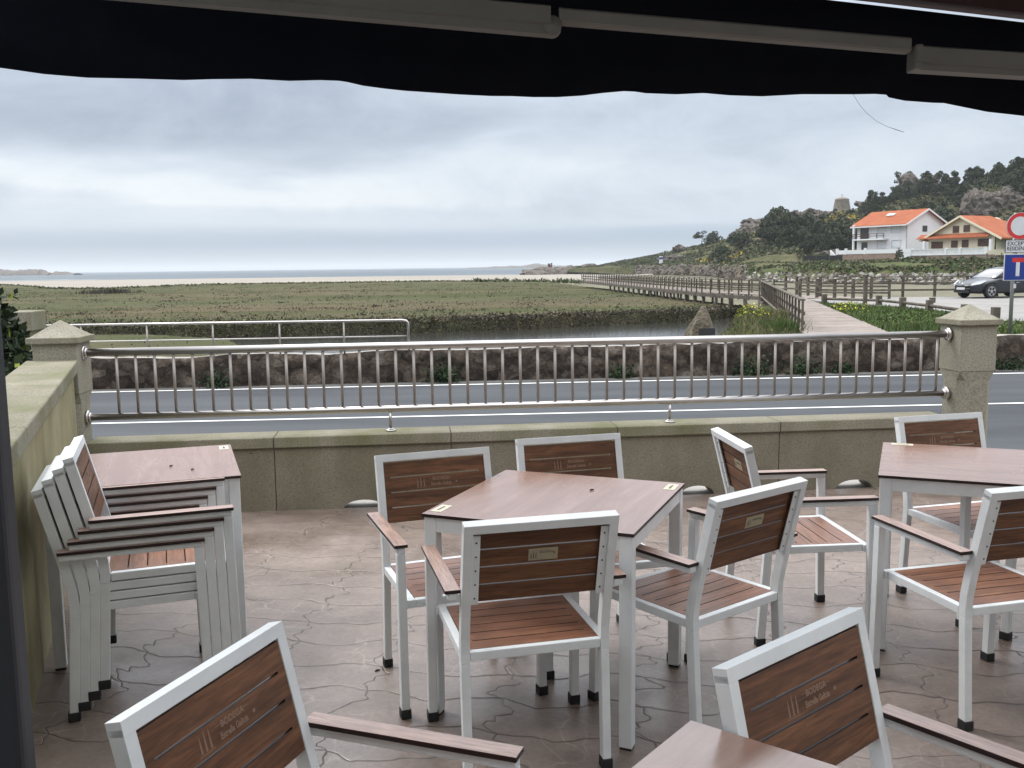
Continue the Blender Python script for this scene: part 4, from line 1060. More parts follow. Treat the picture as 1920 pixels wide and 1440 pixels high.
# ------------------------------------------------------------------ boardwalk
ZD = -0.15
def off(p, q, d):
    v = Vector((q[0] - p[0], q[1] - p[1])).normalized(); return Vector((v.y, -v.x)) * d
POST = {}
def railing_run(label, pts, hgt, space, below, bars=(1.0, .52), group='weathered timber railings of the boardwalk', zt=ZD, side=0.0, th=.075):
    t = thing('timber_railing', label, 'railing', (pts[0][0], pts[0][1], zt), 0, group)
    o0 = Vector((pts[0][0], pts[0][1]))
    key = (round(hgt, 2), round(below, 2), th)
    if key not in POST:
        b = MB(); b.prism([(-th / 2, -th / 2), (th / 2, -th / 2), (th / 2, th / 2), (-th / 2, th / 2)], -below, hgt - .035); o = b.build('post', 'timber'); POST[key] = o.data; bpy.data.objects.remove(o)
    first = True
    for p, q in zip(pts[:-1], pts[1:]):
        a = Vector(p); e_ = Vector(q); L = (e_ - a).length; n = max(1, round(L / space))
        for k in range(0 if first else 1, n + 1):
            c = a + (e_ - a) * (k / n) - o0
            o = bpy.data.objects.new('post', POST[key]); COL.objects.link(o); o.parent = t; o.location = (c.x, c.y, 0); o.rotation_euler = (0, 0, math.atan2((e_ - a).y, (e_ - a).x) + .03 * math.sin(k * 7))
        first = False
    for bi, u in enumerate(bars):
        b = MB()
        for p, q in zip(pts[:-1], pts[1:]):
            a = Vector(p) - o0; e_ = Vector(q) - o0; d = (e_ - a).normalized()
            z = hgt * u - (.018 if bi == 0 else 0); w_, h_ = (.13, .04) if bi == 0 else (.035, .09)
            sd = Vector((d.y, -d.x, 0)); offv = sd * (0 if bi == 0 else th / 2 + .018)
            b.sweep([Vector((a.x, a.y, z)) + offv, Vector((e_.x, e_.y, z)) + offv], w_, h_, side=sd)
        b.build('top_bar' if bi == 0 else 'mid_bar', 'timber', t)
    return t
LA, LB, LC = (7.50, 24.5), (13.6, 51.8), (8.4, 112)
railing_run('weathered timber railing climbing beside the near left edge of the boardwalk', [LA, LB], .82, 1.30, 1.2, (1.0, .55, .25), th=.058)
railing_run('near timber railing of the long boardwalk running out over the marsh', [(13.7, 52.6), (12.0, 60), (10.9, 75), (9.6, 97), (8.4, 113)], .84, 1.3, .30, (1.0, .62, .33))
railing_run('far timber railing of the long boardwalk running out over the marsh', [(15.6, 54.2), (14.0, 60.6), (12.9, 75.4), (11.6, 97.3), (10.4, 113)], .84, 1.45, .30, (1.0, .62, .33))
railing_run('three bar timber railing along the back of the parking lot', [(15.6, 54.2), (16.2, 50.0), (18.2, 48.2), (22.6, 47.3), (32, 45.4), (48, 42.0)], 1.02, 1.42, .3, (1.0, .66, .33), th=.12)
railing_run('short inner timber railing between boardwalk and parking lot', [(14.9, 49.2), (16.6, 46.3), (18.0, 45.4)], .95, 1.1, .2, (1.0, .62, .3), th=.12)
def boardwalk():
    t = thing('boardwalk', 'grey plank boardwalk leading over the creek and away across the marsh', 'boardwalk', (0, 0, 0))
    def planks(pts, wd, name, edge='right'):
        b = MB(); rr = random.Random(8)
        for p, q in zip(pts[:-1], pts[1:]):
            a = Vector(p); e_ = Vector(q); L = (e_ - a).length; d = (e_ - a) / L; sd = Vector((d.y, -d.x)); n = int(L / .145)
            for k in range(n):
                c = a + d * ((k + .5) * L / n); hw = .0665; j = rr.uniform(-.02, .02)
                A = c - d * hw - sd * (.05 + j); B_ = c - d * hw + sd * (wd + j); Cc = c + d * hw + sd * (wd + j); D = c + d * hw - sd * (.05 + j)
                z1 = ZD + .0 + rr.uniform(-.004, .004)
                b.prism([tuple(A), tuple(B_), tuple(Cc), tuple(D)], z1 - .04, z1)
        return b.build(name, 'deck', t)
    planks([(6.6, 20.5), (7.45, 24.2), (13.5, 51.4)], 2.05, 'near_deck')
    planks([(14.6, 52.1), (12.1, 60), (10.95, 75), (9.65, 97), (8.5, 113)], 2.0, 'far_deck')
    b = MB(); b.prism([(13.4, 51.3), (15.4, 46.6), (18.2, 47.6), (15.8, 54.4), (14.4, 54.2)], ZD - .05, ZD - .006); b.build('junction_deck', 'deck', t)
    b = MB()
    for p, q in zip([(13.72, 52.4), (12.02, 60), (10.92, 75), (9.62, 97)], [(12.02, 60), (10.92, 75), (9.62, 97), (8.42, 113)]):
        b.sweep([(p[0] - .06, p[1], ZD - .15), (q[0] - .06, q[1], ZD - .15)], .07, .2, side=(1, .1, 0))
    b.build('fascia_beam', 'timber', t)
    for p, q, n in [((13.72, 52.6), (12.05, 60), 4), ((12.05, 60), (10.95, 75), 7), ((10.95, 75), (9.65, 97), 9)]:
        for k in range(n):
            u = k / n
            for dx in (0, 1.9):
                b = MB(); x, y = p[0] + (q[0] - p[0]) * u + dx + .05, p[1] + (q[1] - p[1]) * u + .2 * dx; b.tube([(x, y, -2.1), (x, y, ZD - .06)], .09, 8); b.build('piling', 'timber', t, True)
    for k in range(3):
        for dx in (-.1, 1.9):
            b = MB(); x, y = 11.4 + k * .75 + dx, 42.5 + k * 3.3; b.tube([(x, y, -2.1), (x, y, ZD - .06)], .09, 8); b.build('piling', 'timber', t, True)
boardwalk()
def low_fence():
    t = thing('log_fence', 'low log fence on stub posts between the verge and the parking lot', 'fence', (0, 0, 0))
    P_ = [(13.6, 41.4), (15.05, 39.0), (15.0, 36.5), (14.8, 33.7), (14.3, 30.0), (14.2, 27.9)]
    b = MB(); b.tube([(x, y, .04) for x, y in P_[:-1]], .055, 8); b.build('log_rail', 'timber', t, True)
    for x, y in P_:
        b = MB(); b.cbox((x, y, 0), (.2, .2, .48)); b.build('stub_post', 'timber', t, bevel=.01)
low_fence()
t = thing('timber_post', 'tall timber post standing at the corner of the low log fence', 'post', (14.0, 37.7, -.2))
b = MB(); b.cbox((0, 0, .62), (.14, .14, 1.3)); b.build('post', 'timber', t, bevel=.012); b = MB(); b.cbox((0, 0, 1.28), (.18, .18, .03)); b.build('cap', 'timber', t)
t = thing('stub_post', 'tiny stub post alone on the pale parking lot', 'post', (17.9, 40.5, -.15)); b = MB(); b.cbox((0, 0, .1), (.2, .2, .2)); b.build('stub', 'timber', t, bevel=.012); b = MB(); b.cbox((0, 0, .21), (.22, .22, .02)); b.build('cap', 'timber', t)

# ------------------------------------------------------------------ road sign
def signs():
    t = thing('road_sign', 'sign post with red ringed disc, white text plate and blue dead end board', 'road sign', (11.5, 21.9, -.2))
    b = MB(); b.tube([(0, 0, 0), (0, 0, 2.86)], .042, 14); b.build('pole', 'galv', t, True)
    cx = .07
    b = MB(); b.cyl((cx, -.06, 2.565), .302, .02, 48, 'y'); d = b.build('round_board', 'galv', t)
    def ring(r0, r1, y, mat, par, nm):
        b = MB(); n = 64; vs = []
        for k in range(n):
            a = 2 * math.pi * k / n; vs += [(cx + r0 * math.cos(a), y, 2.565 + r0 * math.sin(a)), (cx + r1 * math.cos(a), y, 2.565 + r1 * math.sin(a))]
        b.add(vs, [(2 * k, 2 * k + 1, (2 * k + 3) % (2 * n), (2 * k + 2) % (2 * n)) for k in range(n)]); return b.build(nm, mat, par)
    ring(.212, .296, -.0735, 'signred', d, 'red_ring')
    b = MB(); b.cyl((cx, -.0715, 2.565), .212, .002, 48, 'y'); b.build('white_disc', 'signwhite', d)
    ring(.296, .302, -.0725, 'signwhite', d, 'white_rim')
    b = MB(); b.cbox((cx, -.06, 2.11), (.62, .02, .285)); p_ = b.build('text_plate', 'signblack', t)
    b = MB(); b.cbox((cx, -.071, 2.11), (.60, .003, .265)); b.build('plate_face', 'signwhite', p_)
    text_obj('lettering', 'EXCEPTO', .125, 'signblack', p_, Matrix.Translation((cx, -.0735, 2.168)) @ BACK, depth=.0005, bold=.0022)
    text_obj('lettering', 'RESIDENTES', .125, 'signblack', p_, Matrix.Translation((cx, -.0735, 2.056)) @ BACK, depth=.0005, bold=.0022, sx=.83)
    b = MB(); b.cbox((cx - .01, -.06, 1.635), (.62, .02, .60)); q = b.build('dead_end_board', 'signwhite', t, bevel=.004)
    b = MB(); b.cbox((cx - .01, -.071, 1.635), (.59, .003, .57)); b.build('blue_field', 'signblue', q)
    b = MB(); b.cbox((cx - .005, -.074, 1.60), (.085, .003, .33)); b.build('stem', 'signwhite', q)
    b = MB(); b.cbox((cx - .005, -.0745, 1.80), (.27, .003, .10)); b.build('red_bar', 'signred', q)
    for z in (2.56, 2.11, 1.7):
        b = MB(); b.cbox((0, -.02, z), (.12, .07, .03)); b.build('clamp', 'galv', t)
    b = MB(); b.box((.0, -.05, 1.16), (.06, -.043, 1.26)); b.build('torn_sticker', 'signwhite', t)
signs()

# ------------------------------------------------------------------ car
def car():
    t = thing('parked_car', 'dark grey hatchback parked on the pale lot, its rear hidden by the blue sign', 'car', (23.42, 45.66, -.15), math.atan2(-.30, -.954))
    # stations along the length: x, half width, sill z, shoulder z, crown z
    S_ = [(2.30, .48, .34, .50, .56), (2.22, .66, .25, .58, .66), (2.05, .78, .22, .66, .75), (1.75, .86, .20, .74, .84), (1.35, .89, .19, .82, .91), (.85, .90, .19, .90, .985), (.2, .905, .19, .93, .99), (-.8, .905, .19, .95, 1.0), (-1.6, .89, .21, .97, 1.01), (-2.05, .84, .26, .97, 1.02), (-2.28, .76, .34, .90, .98), (-2.33, .60, .42, .8, .85)]
    vs = []; n = 13
    for x, w, z0, z1, z2 in S_:
        pr = [(-.80, z0), (-.97, z0 + .07), (-1.0, z0 + .25), (-1.0, (z0 + z1) / 2 + .08), (-.985, z1 - .04), (-.93, z1 + .02), (-.5, z2 - .012), (0, z2)]
        full = pr + [(-a, q) for a, q in pr[-2::-1]]
        vs += [(x - .10 * (abs(a) ** 2.5) * (1 if x > 1.7 else 0), a * w, q) for a, q in full]
        n = len(full)
    fs = [(j * n + k, j * n + k + 1, (j + 1) * n + k + 1, (j + 1) * n + k) for j in range(len(S_) - 1) for k in range(n - 1)] + [tuple(range(n)), tuple((len(S_) - 1) * n + k for k in range(n))]
    fs += [(j * n, (j + 1) * n, (j + 1) * n + n - 1, j * n + n - 1) for j in range(len(S_) - 1)]
    b = MB(); b.add(vs, fs); o = b.build('body', 'carpaint', t, True); s_ = o.modifiers.new('sub', 'SUBSURF'); s_.levels = s_.render_levels = 2
    # greenhouse
    G = [(1.05, .70, .70, .93, .95), (.42, .73, .60, .98, 1.34), (-.1, .75, .58, .99, 1.445), (-.8, .75, .57, 1.0, 1.45), (-1.5, .73, .55, 1.0, 1.36), (-2.12, .68, .58, 1.0, 1.06)]
    vs = []
    for x, w0, w1, z0, z1 in G:
        for a, q in ((-w0, z0 - .08), (-w0 * .98, z0 + (z1 - z0) * .3), (-w1 - .03, z0 + (z1 - z0) * .85), (-w1 * .75, z1), (0, z1 + .012), (w1 * .75, z1), (w1 + .03, z0 + (z1 - z0) * .85), (w0 * .98, z0 + (z1 - z0) * .3), (w0, z0 - .08)): vs.append((x, a, q))
    n = 9; fs = [(j * n + k, j * n + k + 1, (j + 1) * n + k + 1, (j + 1) * n + k) for j in range(len(G) - 1) for k in range(n - 1)] + [tuple(range(n)), tuple((len(G) - 1) * n + k for k in range(n))]
    b = MB(); b.add(vs, fs)
    b.m = []
    for j in range(len(G) - 1):
        for k in range(n - 1):
            glass = (j == 0 and 2 <= k <= 5) or (k in (0, 1, 6, 7) and 1 <= j <= 3) or (j == 4 and 2 <= k <= 5)
            b.m.append(1 if glass else 0)
    b.m += [0, 0]
    o = b.build('cabin', ['carpaint', 'carglass'], t, True)
    for x in (1.40, -1.33):
        for s in (-1, 1):
            y = s * .80
            b = MB(); b.cyl((x, y, .33), .33, .21, 28, 'y'); w = b.build('wheel', 'plastic', t, bevel=.03)
            b = MB(); b.cyl((x, y + s * .105, .33), .225, .02, 24, 'y'); r_ = b.build('rim', 'rim', w)
            b = MB()
            for k in range(5):
                a = 2 * math.pi * (k + .5) / 5; m4 = Matrix.Translation((x, y + s * .116, .33)) @ Matrix.Rotation(a, 4, 'Y'); b.add([(-.055, 0, .07), (.055, 0, .07), (.075, 0, .2), (-.075, 0, .2)], [(0, 1, 2, 3)], 0, m4)
            b.build('rim_opening', 'plastic', w)
            b = MB(); nn = 20; vs = []
            for k in range(nn + 1):
                a = math.pi * (-.08 + 1.16 * k / nn)
                for rr, yy in ((.345, .87), (.40, .905)): vs.append((x + rr * math.cos(a), s * yy, .33 + rr * math.sin(a)))
            b.add(vs, [(2 * k, 2 * k + 1, 2 * k + 3, 2 * k + 2) for k in range(nn)]); b.build('wheel_arch', 'plastic', t)
    for s in (-1, 1):
        b = MB(); b.add([(2.21, s * .50, .66), (2.24, s * .50, .58), (1.98, s * .80, .66), (1.66, s * .855, .79), (1.72, s * .80, .835), (2.03, s * .60, .76)], [(0, 1, 2, 3, 4, 5)]); b.add([(2.17, s * .48, .64), (1.7, s * .80, .77), (1.9, s * .7, .6)], [(0, 1, 2)]); b.m = [0, 0]
        o = b.build('headlight', 'lamp', t); so_ = o.modifiers.new('solid', 'SOLIDIFY'); so_.thickness = .04; so_.offset = 1
        b = MB(); b.cbox((.78, s * .98, .98), (.12, .2, .13)); b.build('mirror', 'carpaint', t, bevel=.03)
        b = MB(); b.cbox((-.1, s * .906, .72), (.2, .02, .025)); b.build('door_handle', 'chrome', t)
        b = MB(); b.cbox((.1, s * .905, .36), (2.0, .02, .05)); b.build('side_strip', 'plastic', t)
    b = MB(); b.cbox((2.29, 0, .55), (.06, .84, .07)); b.build('grille', 'plastic', t, bevel=.01)
    b = MB(); b.cbox((2.31, 0, .33), (.05, .9, .12)); b.build('air_intake', 'plastic', t, bevel=.01)
    b = MB(); b.cbox((2.325, 0, .46), (.03, 1.0, .02)); b.build('chrome_strip', 'chrome', t)
    b = MB(); b.cbox((2.345, 0, .46), (.02, .5, .11)); b.build('number_plate', 'plate_white', t)
    b = MB(); b.add([(2.27, 0, .73), (2.285, -.06, .66), (2.29, 0, .59), (2.285, .06, .66)], [(0, 1, 2, 3)]); o = b.build('badge', 'chrome', t); so_ = o.modifiers.new('solid', 'SOLIDIFY'); so_.thickness = .03; so_.offset = 0
car()

# ------------------------------------------------------------------ hillside
HS = [.0, .03, .05, .0655, .0906, .107, .1295, .152, .168, .185, .207, .235, .245, .268, .284, .30, .317, .331, .356, .378, .40, .41, .4325, .443, .465, .481, .492, .508, .53, .573, .627, .85]
HT = [-.006, -.004, -.0022, -.0013, 0, .0026, .0062, .0098, .0138, .0178, .0208, .0262, .0325, .038, .042, .044, .045, .050, .052, .056, .066, .072, .072, .072, .076, .081, .086, .091, .096, .108, .118, .13]
HD0 = ([0, .05, .09, .135, .17, .21, .236, .269, .30, .36, .41, .47, .6, .85], [560, 500, 400, 307, 279, 240, 185, 160, 155, 141, 132, 122, 112, 105])
HDR = ([0, .05, .1, .15, .2, .25, .3, .35, .4, .45, .5, .57, .7, .85], [620, 590, 540, 480, 430, 380, 350, 340, 330, 315, 300, 280, 265, 260])
def hill_z(S, D):
    d0 = ip(S, *HD0); dr = ip(S, *HDR); zr = 1.592 + ip(S, HS, HT) * dr
    pl = np.minimum(1.6, np.maximum(-.2, .55 * zr))
    dh = np.maximum(d0 + 42, np.where(S > .3, 212, 0))
    dh = np.minimum(dh, dr - 40)
    t = (D - dh) / (dr - dh)
    hill = pl + (zr - pl) * np.where(t < 1, sm(np.clip(t, 0, 1)) * .45 + .55 * np.clip(t, 0, 1), 1 - .25 * (t - 1))
    bank = -1.4 + (ip(S, [.2, .25], [.9, .6]) + 1.4) * sm((D - d0) / 5) 
    low = np.minimum(bank, pl - .1)
    mid = low + (pl - low) * sm((D - d0 - 4) / 26)
    return np.where(D < d0 + 4, low, np.where(D < dh, mid, hill))
def hillside():
    s = np.linspace(.012, .85, 230); u = np.linspace(0, 1.25, 110)
    Sg, Ug = np.meshgrid(s, u); d0 = ip(Sg, *HD0) - 2; dr = ip(Sg, *HDR); D = d0 + (dr - d0) * Ug
    Z = hill_z(Sg, D); X = Sg * D
    amp = np.clip((D - np.where(Sg > .28, 210, d0 + 25)) / 40, 0, 1)
    Z = Z + amp * (1.5 * fbm(X, D, .035, 3.0, 4)) * np.clip(ip(Sg, HS, HT) * 30, .1, 1) * np.where(np.abs(Ug - 1) < .02, .4, 1) + .12 * fbm(X, D, .4, 1.0, 2)
    V = np.stack([X, D, Z], -1).reshape(-1, 3); ny, ns = X.shape; idx = np.arange(ns * ny).reshape(ny, ns)
    F = np.stack([idx[:-1, :-1], idx[:-1, 1:], idx[1:, 1:], idx[1:, :-1]], -1).reshape(-1, 4)
    c = V[F].mean(1); cs = c[:, 0] / c[:, 1]
    jit = np.array([mnoise.noise((a * .06, b_ * .06, 4)) for a, b_ in c[:, :2]]); low = (c[:, 1] < np.where(cs > .3, 205, ip(cs, *HD0) + 17) + 14 * jit) & (cs + .05 * jit > .15)
    for nm, mk, mt in (('hillside', ~low, 'hill'), ('grassy_shore_bank', low, 'bankgrass')):
        f = F[mk]; uq, inv = np.unique(f, return_inverse=True); tag(raw_mesh(nm, V[uq], inv.reshape(-1, 4), [mt], smooth=True), kind='structure')
hillside()
def hp(s, u):
    d0 = ip(s, *HD0); dr = ip(s, *HDR); D = d0 + (dr - d0) * u
    return np.array([s * D, D, float(hill_z(np.array([s]), np.array([D]))[0])])
def scrub():
    r = np.random.default_rng(31); n = 12000
    S_ = r.uniform(.03, .62, n) ** 1.0; U = r.uniform(.2, 1.02, n)
    d0 = ip(S_, *HD0); dr = ip(S_, *HDR); D = d0 + (dr - d0) * U; k = D > np.where(S_ > .28, 203, d0 + 20); S_, D, U = S_[k], D[k], U[k]; n = len(S_)
    Z = hill_z(S_, D); X = S_ * D
    dens = np.array([mnoise.noise((a * .03, b_ * .03, 5)) for a, b_ in zip(X, D)])
    k = dens > -.25; X, D, Z, S_, dens = X[k], D[k], Z[k], S_[k], dens[k]; n = len(X)
    big = np.clip(ip(S_, [.05, .2, .4], [.45, .8, 1.15]), .3, 2)
    reps = 7
    P = np.repeat(np.stack([X, D, Z + .3 * big], 1), reps, 0) + r.normal(0, .55, (n * reps, 3)) * np.repeat(big, reps)[:, None] * np.array([1, 1, .55])
    V, F = leaf_quads(P, .9, r)
    yel = np.array([mnoise.noise((a * .06, b_ * .05, 11)) for a, b_ in zip(X, D)]); lowr = np.repeat((yel > .28) & (S_ < .36) & (S_ > .2), reps)
    mi = np.where(lowr & (r.random(n * reps) < .45), 3, np.where(np.repeat(dens > .15, reps), r.choice([0, 2], n * reps, p=[.4, .6]), r.choice([0, 1, 2], n * reps, p=[.45, .3, .25])))
    tag(raw_mesh('hill_scrub', V, F, ['scrub', 'scrub2', 'scrub3', 'gorse'], mi), kind='stuff')
    # rough grass and low bushes on the shore bank
    n = 9500; S_ = r.uniform(.11, .56, n); d0 = ip(S_, *HD0); D = d0 + r.uniform(3, 34, n); Z = hill_z(S_, D); k = np.array([mnoise.noise((a * .09, b_ * .1, 3)) for a, b_ in zip(S_ * D, D)]) > -.12
    P = np.stack([S_ * D, D, Z + .1], 1)[k]; P = np.repeat(P, 3, 0) + r.normal(0, .45, (len(P) * 3, 3)) * np.array([1, 1, .3])
    V, F = leaf_quads(P, .55, r); tag(raw_mesh('bank_bushes', V, F, ['scrub', 'scrub2', 'grass2', 'reed'], r.choice(4, len(P), p=[.3, .25, .25, .2])), kind='stuff')
scrub()
# riprap and stones along the shore
def riprap(name, s0, s1, n, rad, mats, seed, up, zb):
    r = np.random.default_rng(seed); bm = bmesh.new()
    for k in range(n):
        s = r.uniform(s0, s1); D = ip(s, *HD0) + r.uniform(-1.5, up); z = zb + max(0, D - ip(s, *HD0)) * .36
        q = rad * r.uniform(.5, 1.35) * ip(s, [.13, .22, .3], [1.35, 1.0, .8])
        m4 = Matrix.Translation((s * D, D, z + r.uniform(-.1, .3))) @ Matrix.Rotation(r.uniform(0, 6), 4, Vector(r.normal(size=3)).normalized()) @ Matrix.Diagonal((q * 1.3, q, q * .75, 1))
        g = bmesh.ops.create_icosphere(bm, subdivisions=1, radius=1, matrix=m4)
        for v in g['verts']: v.co += Vector(r.normal(0, .16 * q, 3))
        mi = int(r.integers(0, len(mats)))
        for v in g['verts']:
            for f in v.link_faces: f.material_index = mi
    me = bpy.data.meshes.new(name); bm.to_mesh(me); bm.free()
    for q in mats: me.materials.append(M[q])
    o = bpy.data.objects.new(name, me); COL.objects.link(o); return tag(o, kind='stuff')
riprap('riprap_boulders', .132, .246, 520, .78, ['rock', 'rock', 'rock', 'rock_near'], 41, 5, -1.2)
riprap('shore_stones', .232, .52, 900, .42, ['rock_pale', 'rock_pale', 'rock_near', 'rock'], 42, 3.2, -1.45)

def rock(lab, s, u, rad, seed, dz=0.0, group='granite outcrops on the hillside', mat='rock', name='rock_outcrop'):
    p = hp(s, u); o = rock_mesh(name, rad, seed, mat, 4, .42, 1.5, amp2=.24); o.location = (p[0], p[1], p[2] + dz); return tag(o, lab, 'rock', group)
rock('rounded boulder balanced on top of the outcrop on the ridge', .2475, 1.0, (2.3, 1.9, 1.2), 2.0, 3.9)
for i, (lab, s, u, rad, dz) in enumerate([
    ('tall grey outcrop directly under the balanced boulder', .248, .985, (4.2, 3.5, 2.7), -.3), ('grey outcrop right of the balanced boulder on the ridge', .262, .99, (5.2, 4, 2.7), .0), ('blocky outcrop on the ridge left of the dark trees', .274, .99, (4.6, 4, 2.5), .2),
    ('low outcrop left of and below the balanced boulder', .2385, .95, (3.4, 3, 2.2), .0), ('pink rock mass on the ridge just above the dark woods', .298, 1.0, (4.6, 4, 2.6), .8), ('lumpy rock on the ridge between the woods and the tower', .313, 1.0, (4.5, 4, 2.4), .9), ('rock ridge just left of the stone tower', .322, 1.0, (3.0, 3, 1.8), .8),
    ('rock crest just right of the stone tower', .372, 1.0, (3.6, 3, 2.2), 1.2), ('large domed crag on the skyline above the white house', .4165, .98, (6, 5, 4.4), .9), ('second domed crag on the skyline right of the large one', .434, .98, (4.2, 4, 3.2), 1.6), ('steep brown cliff face above the orange roof of the cream house', .486, .735, (4.6, 4, 5.6), .3),
    ('broad bare slab right of the steep cliff', .512, .77, (5, 4, 4), 0), ('grey ledge left of the steep cliff', .462, .58, (4.5, 3, 2.4), .8), ('small pale ledge low on the hill left of the white house', .333, .42, (3, 2, .9), .3), ('low pale rocks in the gorse above the lone bush', .226, .28, (3, 2, .9), .2),
    ('reddish rock by the information post', .166, .38, (4.5, 3, 2.0), .3), ('dark rock on the low skyline left of the lone pine', .176, .75, (2.6, 2, 1.3), 1.6), ('pale slab in the scrub above the grey fence', .345, .5, (3.2, 2.4, 1.0), .4)]):
    rock(lab, s, u, rad, 3.0 + i * 1.7, dz)
rq = np.random.default_rng(63)
for i in range(16):
    s_ = rq.uniform(.232, .325); q_ = rq.uniform(1.4, 3.0)
    rock('weathered grey rock in the scatter of outcrops below the ridge left of the tower', s_, rq.uniform(.80, .98), (q_ * 1.4, q_, q_ * .85), 50 + i * 1.3, .2, 'scattered rocks below the ridge')
# rocky point at the end of the beach, with a rusty beacon
t = thing('rocky_point', 'low reddish rocky point running into the sea at the end of the beach', 'rocks', (0, 0, 0))
for i, (px, d, a, h_) in enumerate([(1000, 455, 9, 2.1), (1015, 460, 11, 2.9), (1035, 470, 13, 3.3), (1058, 480, 12, 3.0), (1080, 490, 13, 4.2), (1100, 500, 12, 4.6), (1120, 500, 13, 4.6), (1145, 505, 13, 4.4)]):
    x = (px - 960) / 1783 * d; rock_mesh('rock', (a * .62, 6, h_), 20 + i, 'rock', 3, .3, 1.5, t, (x, d, -2.4))
t = thing('beacon', 'small dark rusty beacon on the reddish rocky point', 'beacon', (19.3, 470, .3)); b = MB(); b.prism([(-1.0, -.8), (1.0, -.8), (1.0, .8), (-1.0, .8)], 0, 1.8); b.build('base', 'rust', t); b = MB(); b.prism([(-1.0, -.7), (.3, -.7), (.3, .7), (-1.0, .7)], 1.8, 2.6); b.prism([(.55, -.7), (1.15, -.7), (1.15, .7), (.55, .7)], 1.8, 2.9); b.build('broken_top', 'rust', t)
t = thing('information_post', 'white and blue pillar post on the grass above the riprap', 'post', (float(hp(.157, .2)[0]), float(hp(.157, .2)[1]), float(hp(.157, .2)[2]) - .3)); b = MB(); b.cbox((0, 0, 1.1), (1.2, .5, 2.2)); b.build('column', 'hwhite', t); b = MB(); b.cbox((0, 0, 2.5), (1.25, .55, .7)); b.build('blue_panel', 'signblue', t); b = MB(); b.cbox((0, 0, 3.0), (1.2, .5, .35)); b.build('cap', 'hwhite', t)

# stone tower
def tower():
    s = .344; p = hp(s, 0.985)
    t = thing('stone_tower', 'squat round tapering stone tower on the wooded ridge', 'tower', (p[0], p[1], p[2] - .5))
    rr = [(0, 3.6), (1, 3.5), (4.9, 2.72), (5.05, 2.80), (5.3, 2.78), (5.45, 2.6), (5.9, 1.5), (6.1, .3)]
    b = MB(); b.tube([(0, 0, z) for z, _ in rr], [r_ * .88 for _, r_ in rr], 28); b.build('shaft', 'tower', t, True)
    b = MB(); b.box((-.05, -.05, 6), (.05, .05, 7.1)); b.box((-.3, -.04, 6.65), (.3, .04, 6.75)); b.build('cross', 'timber', t)
tower()

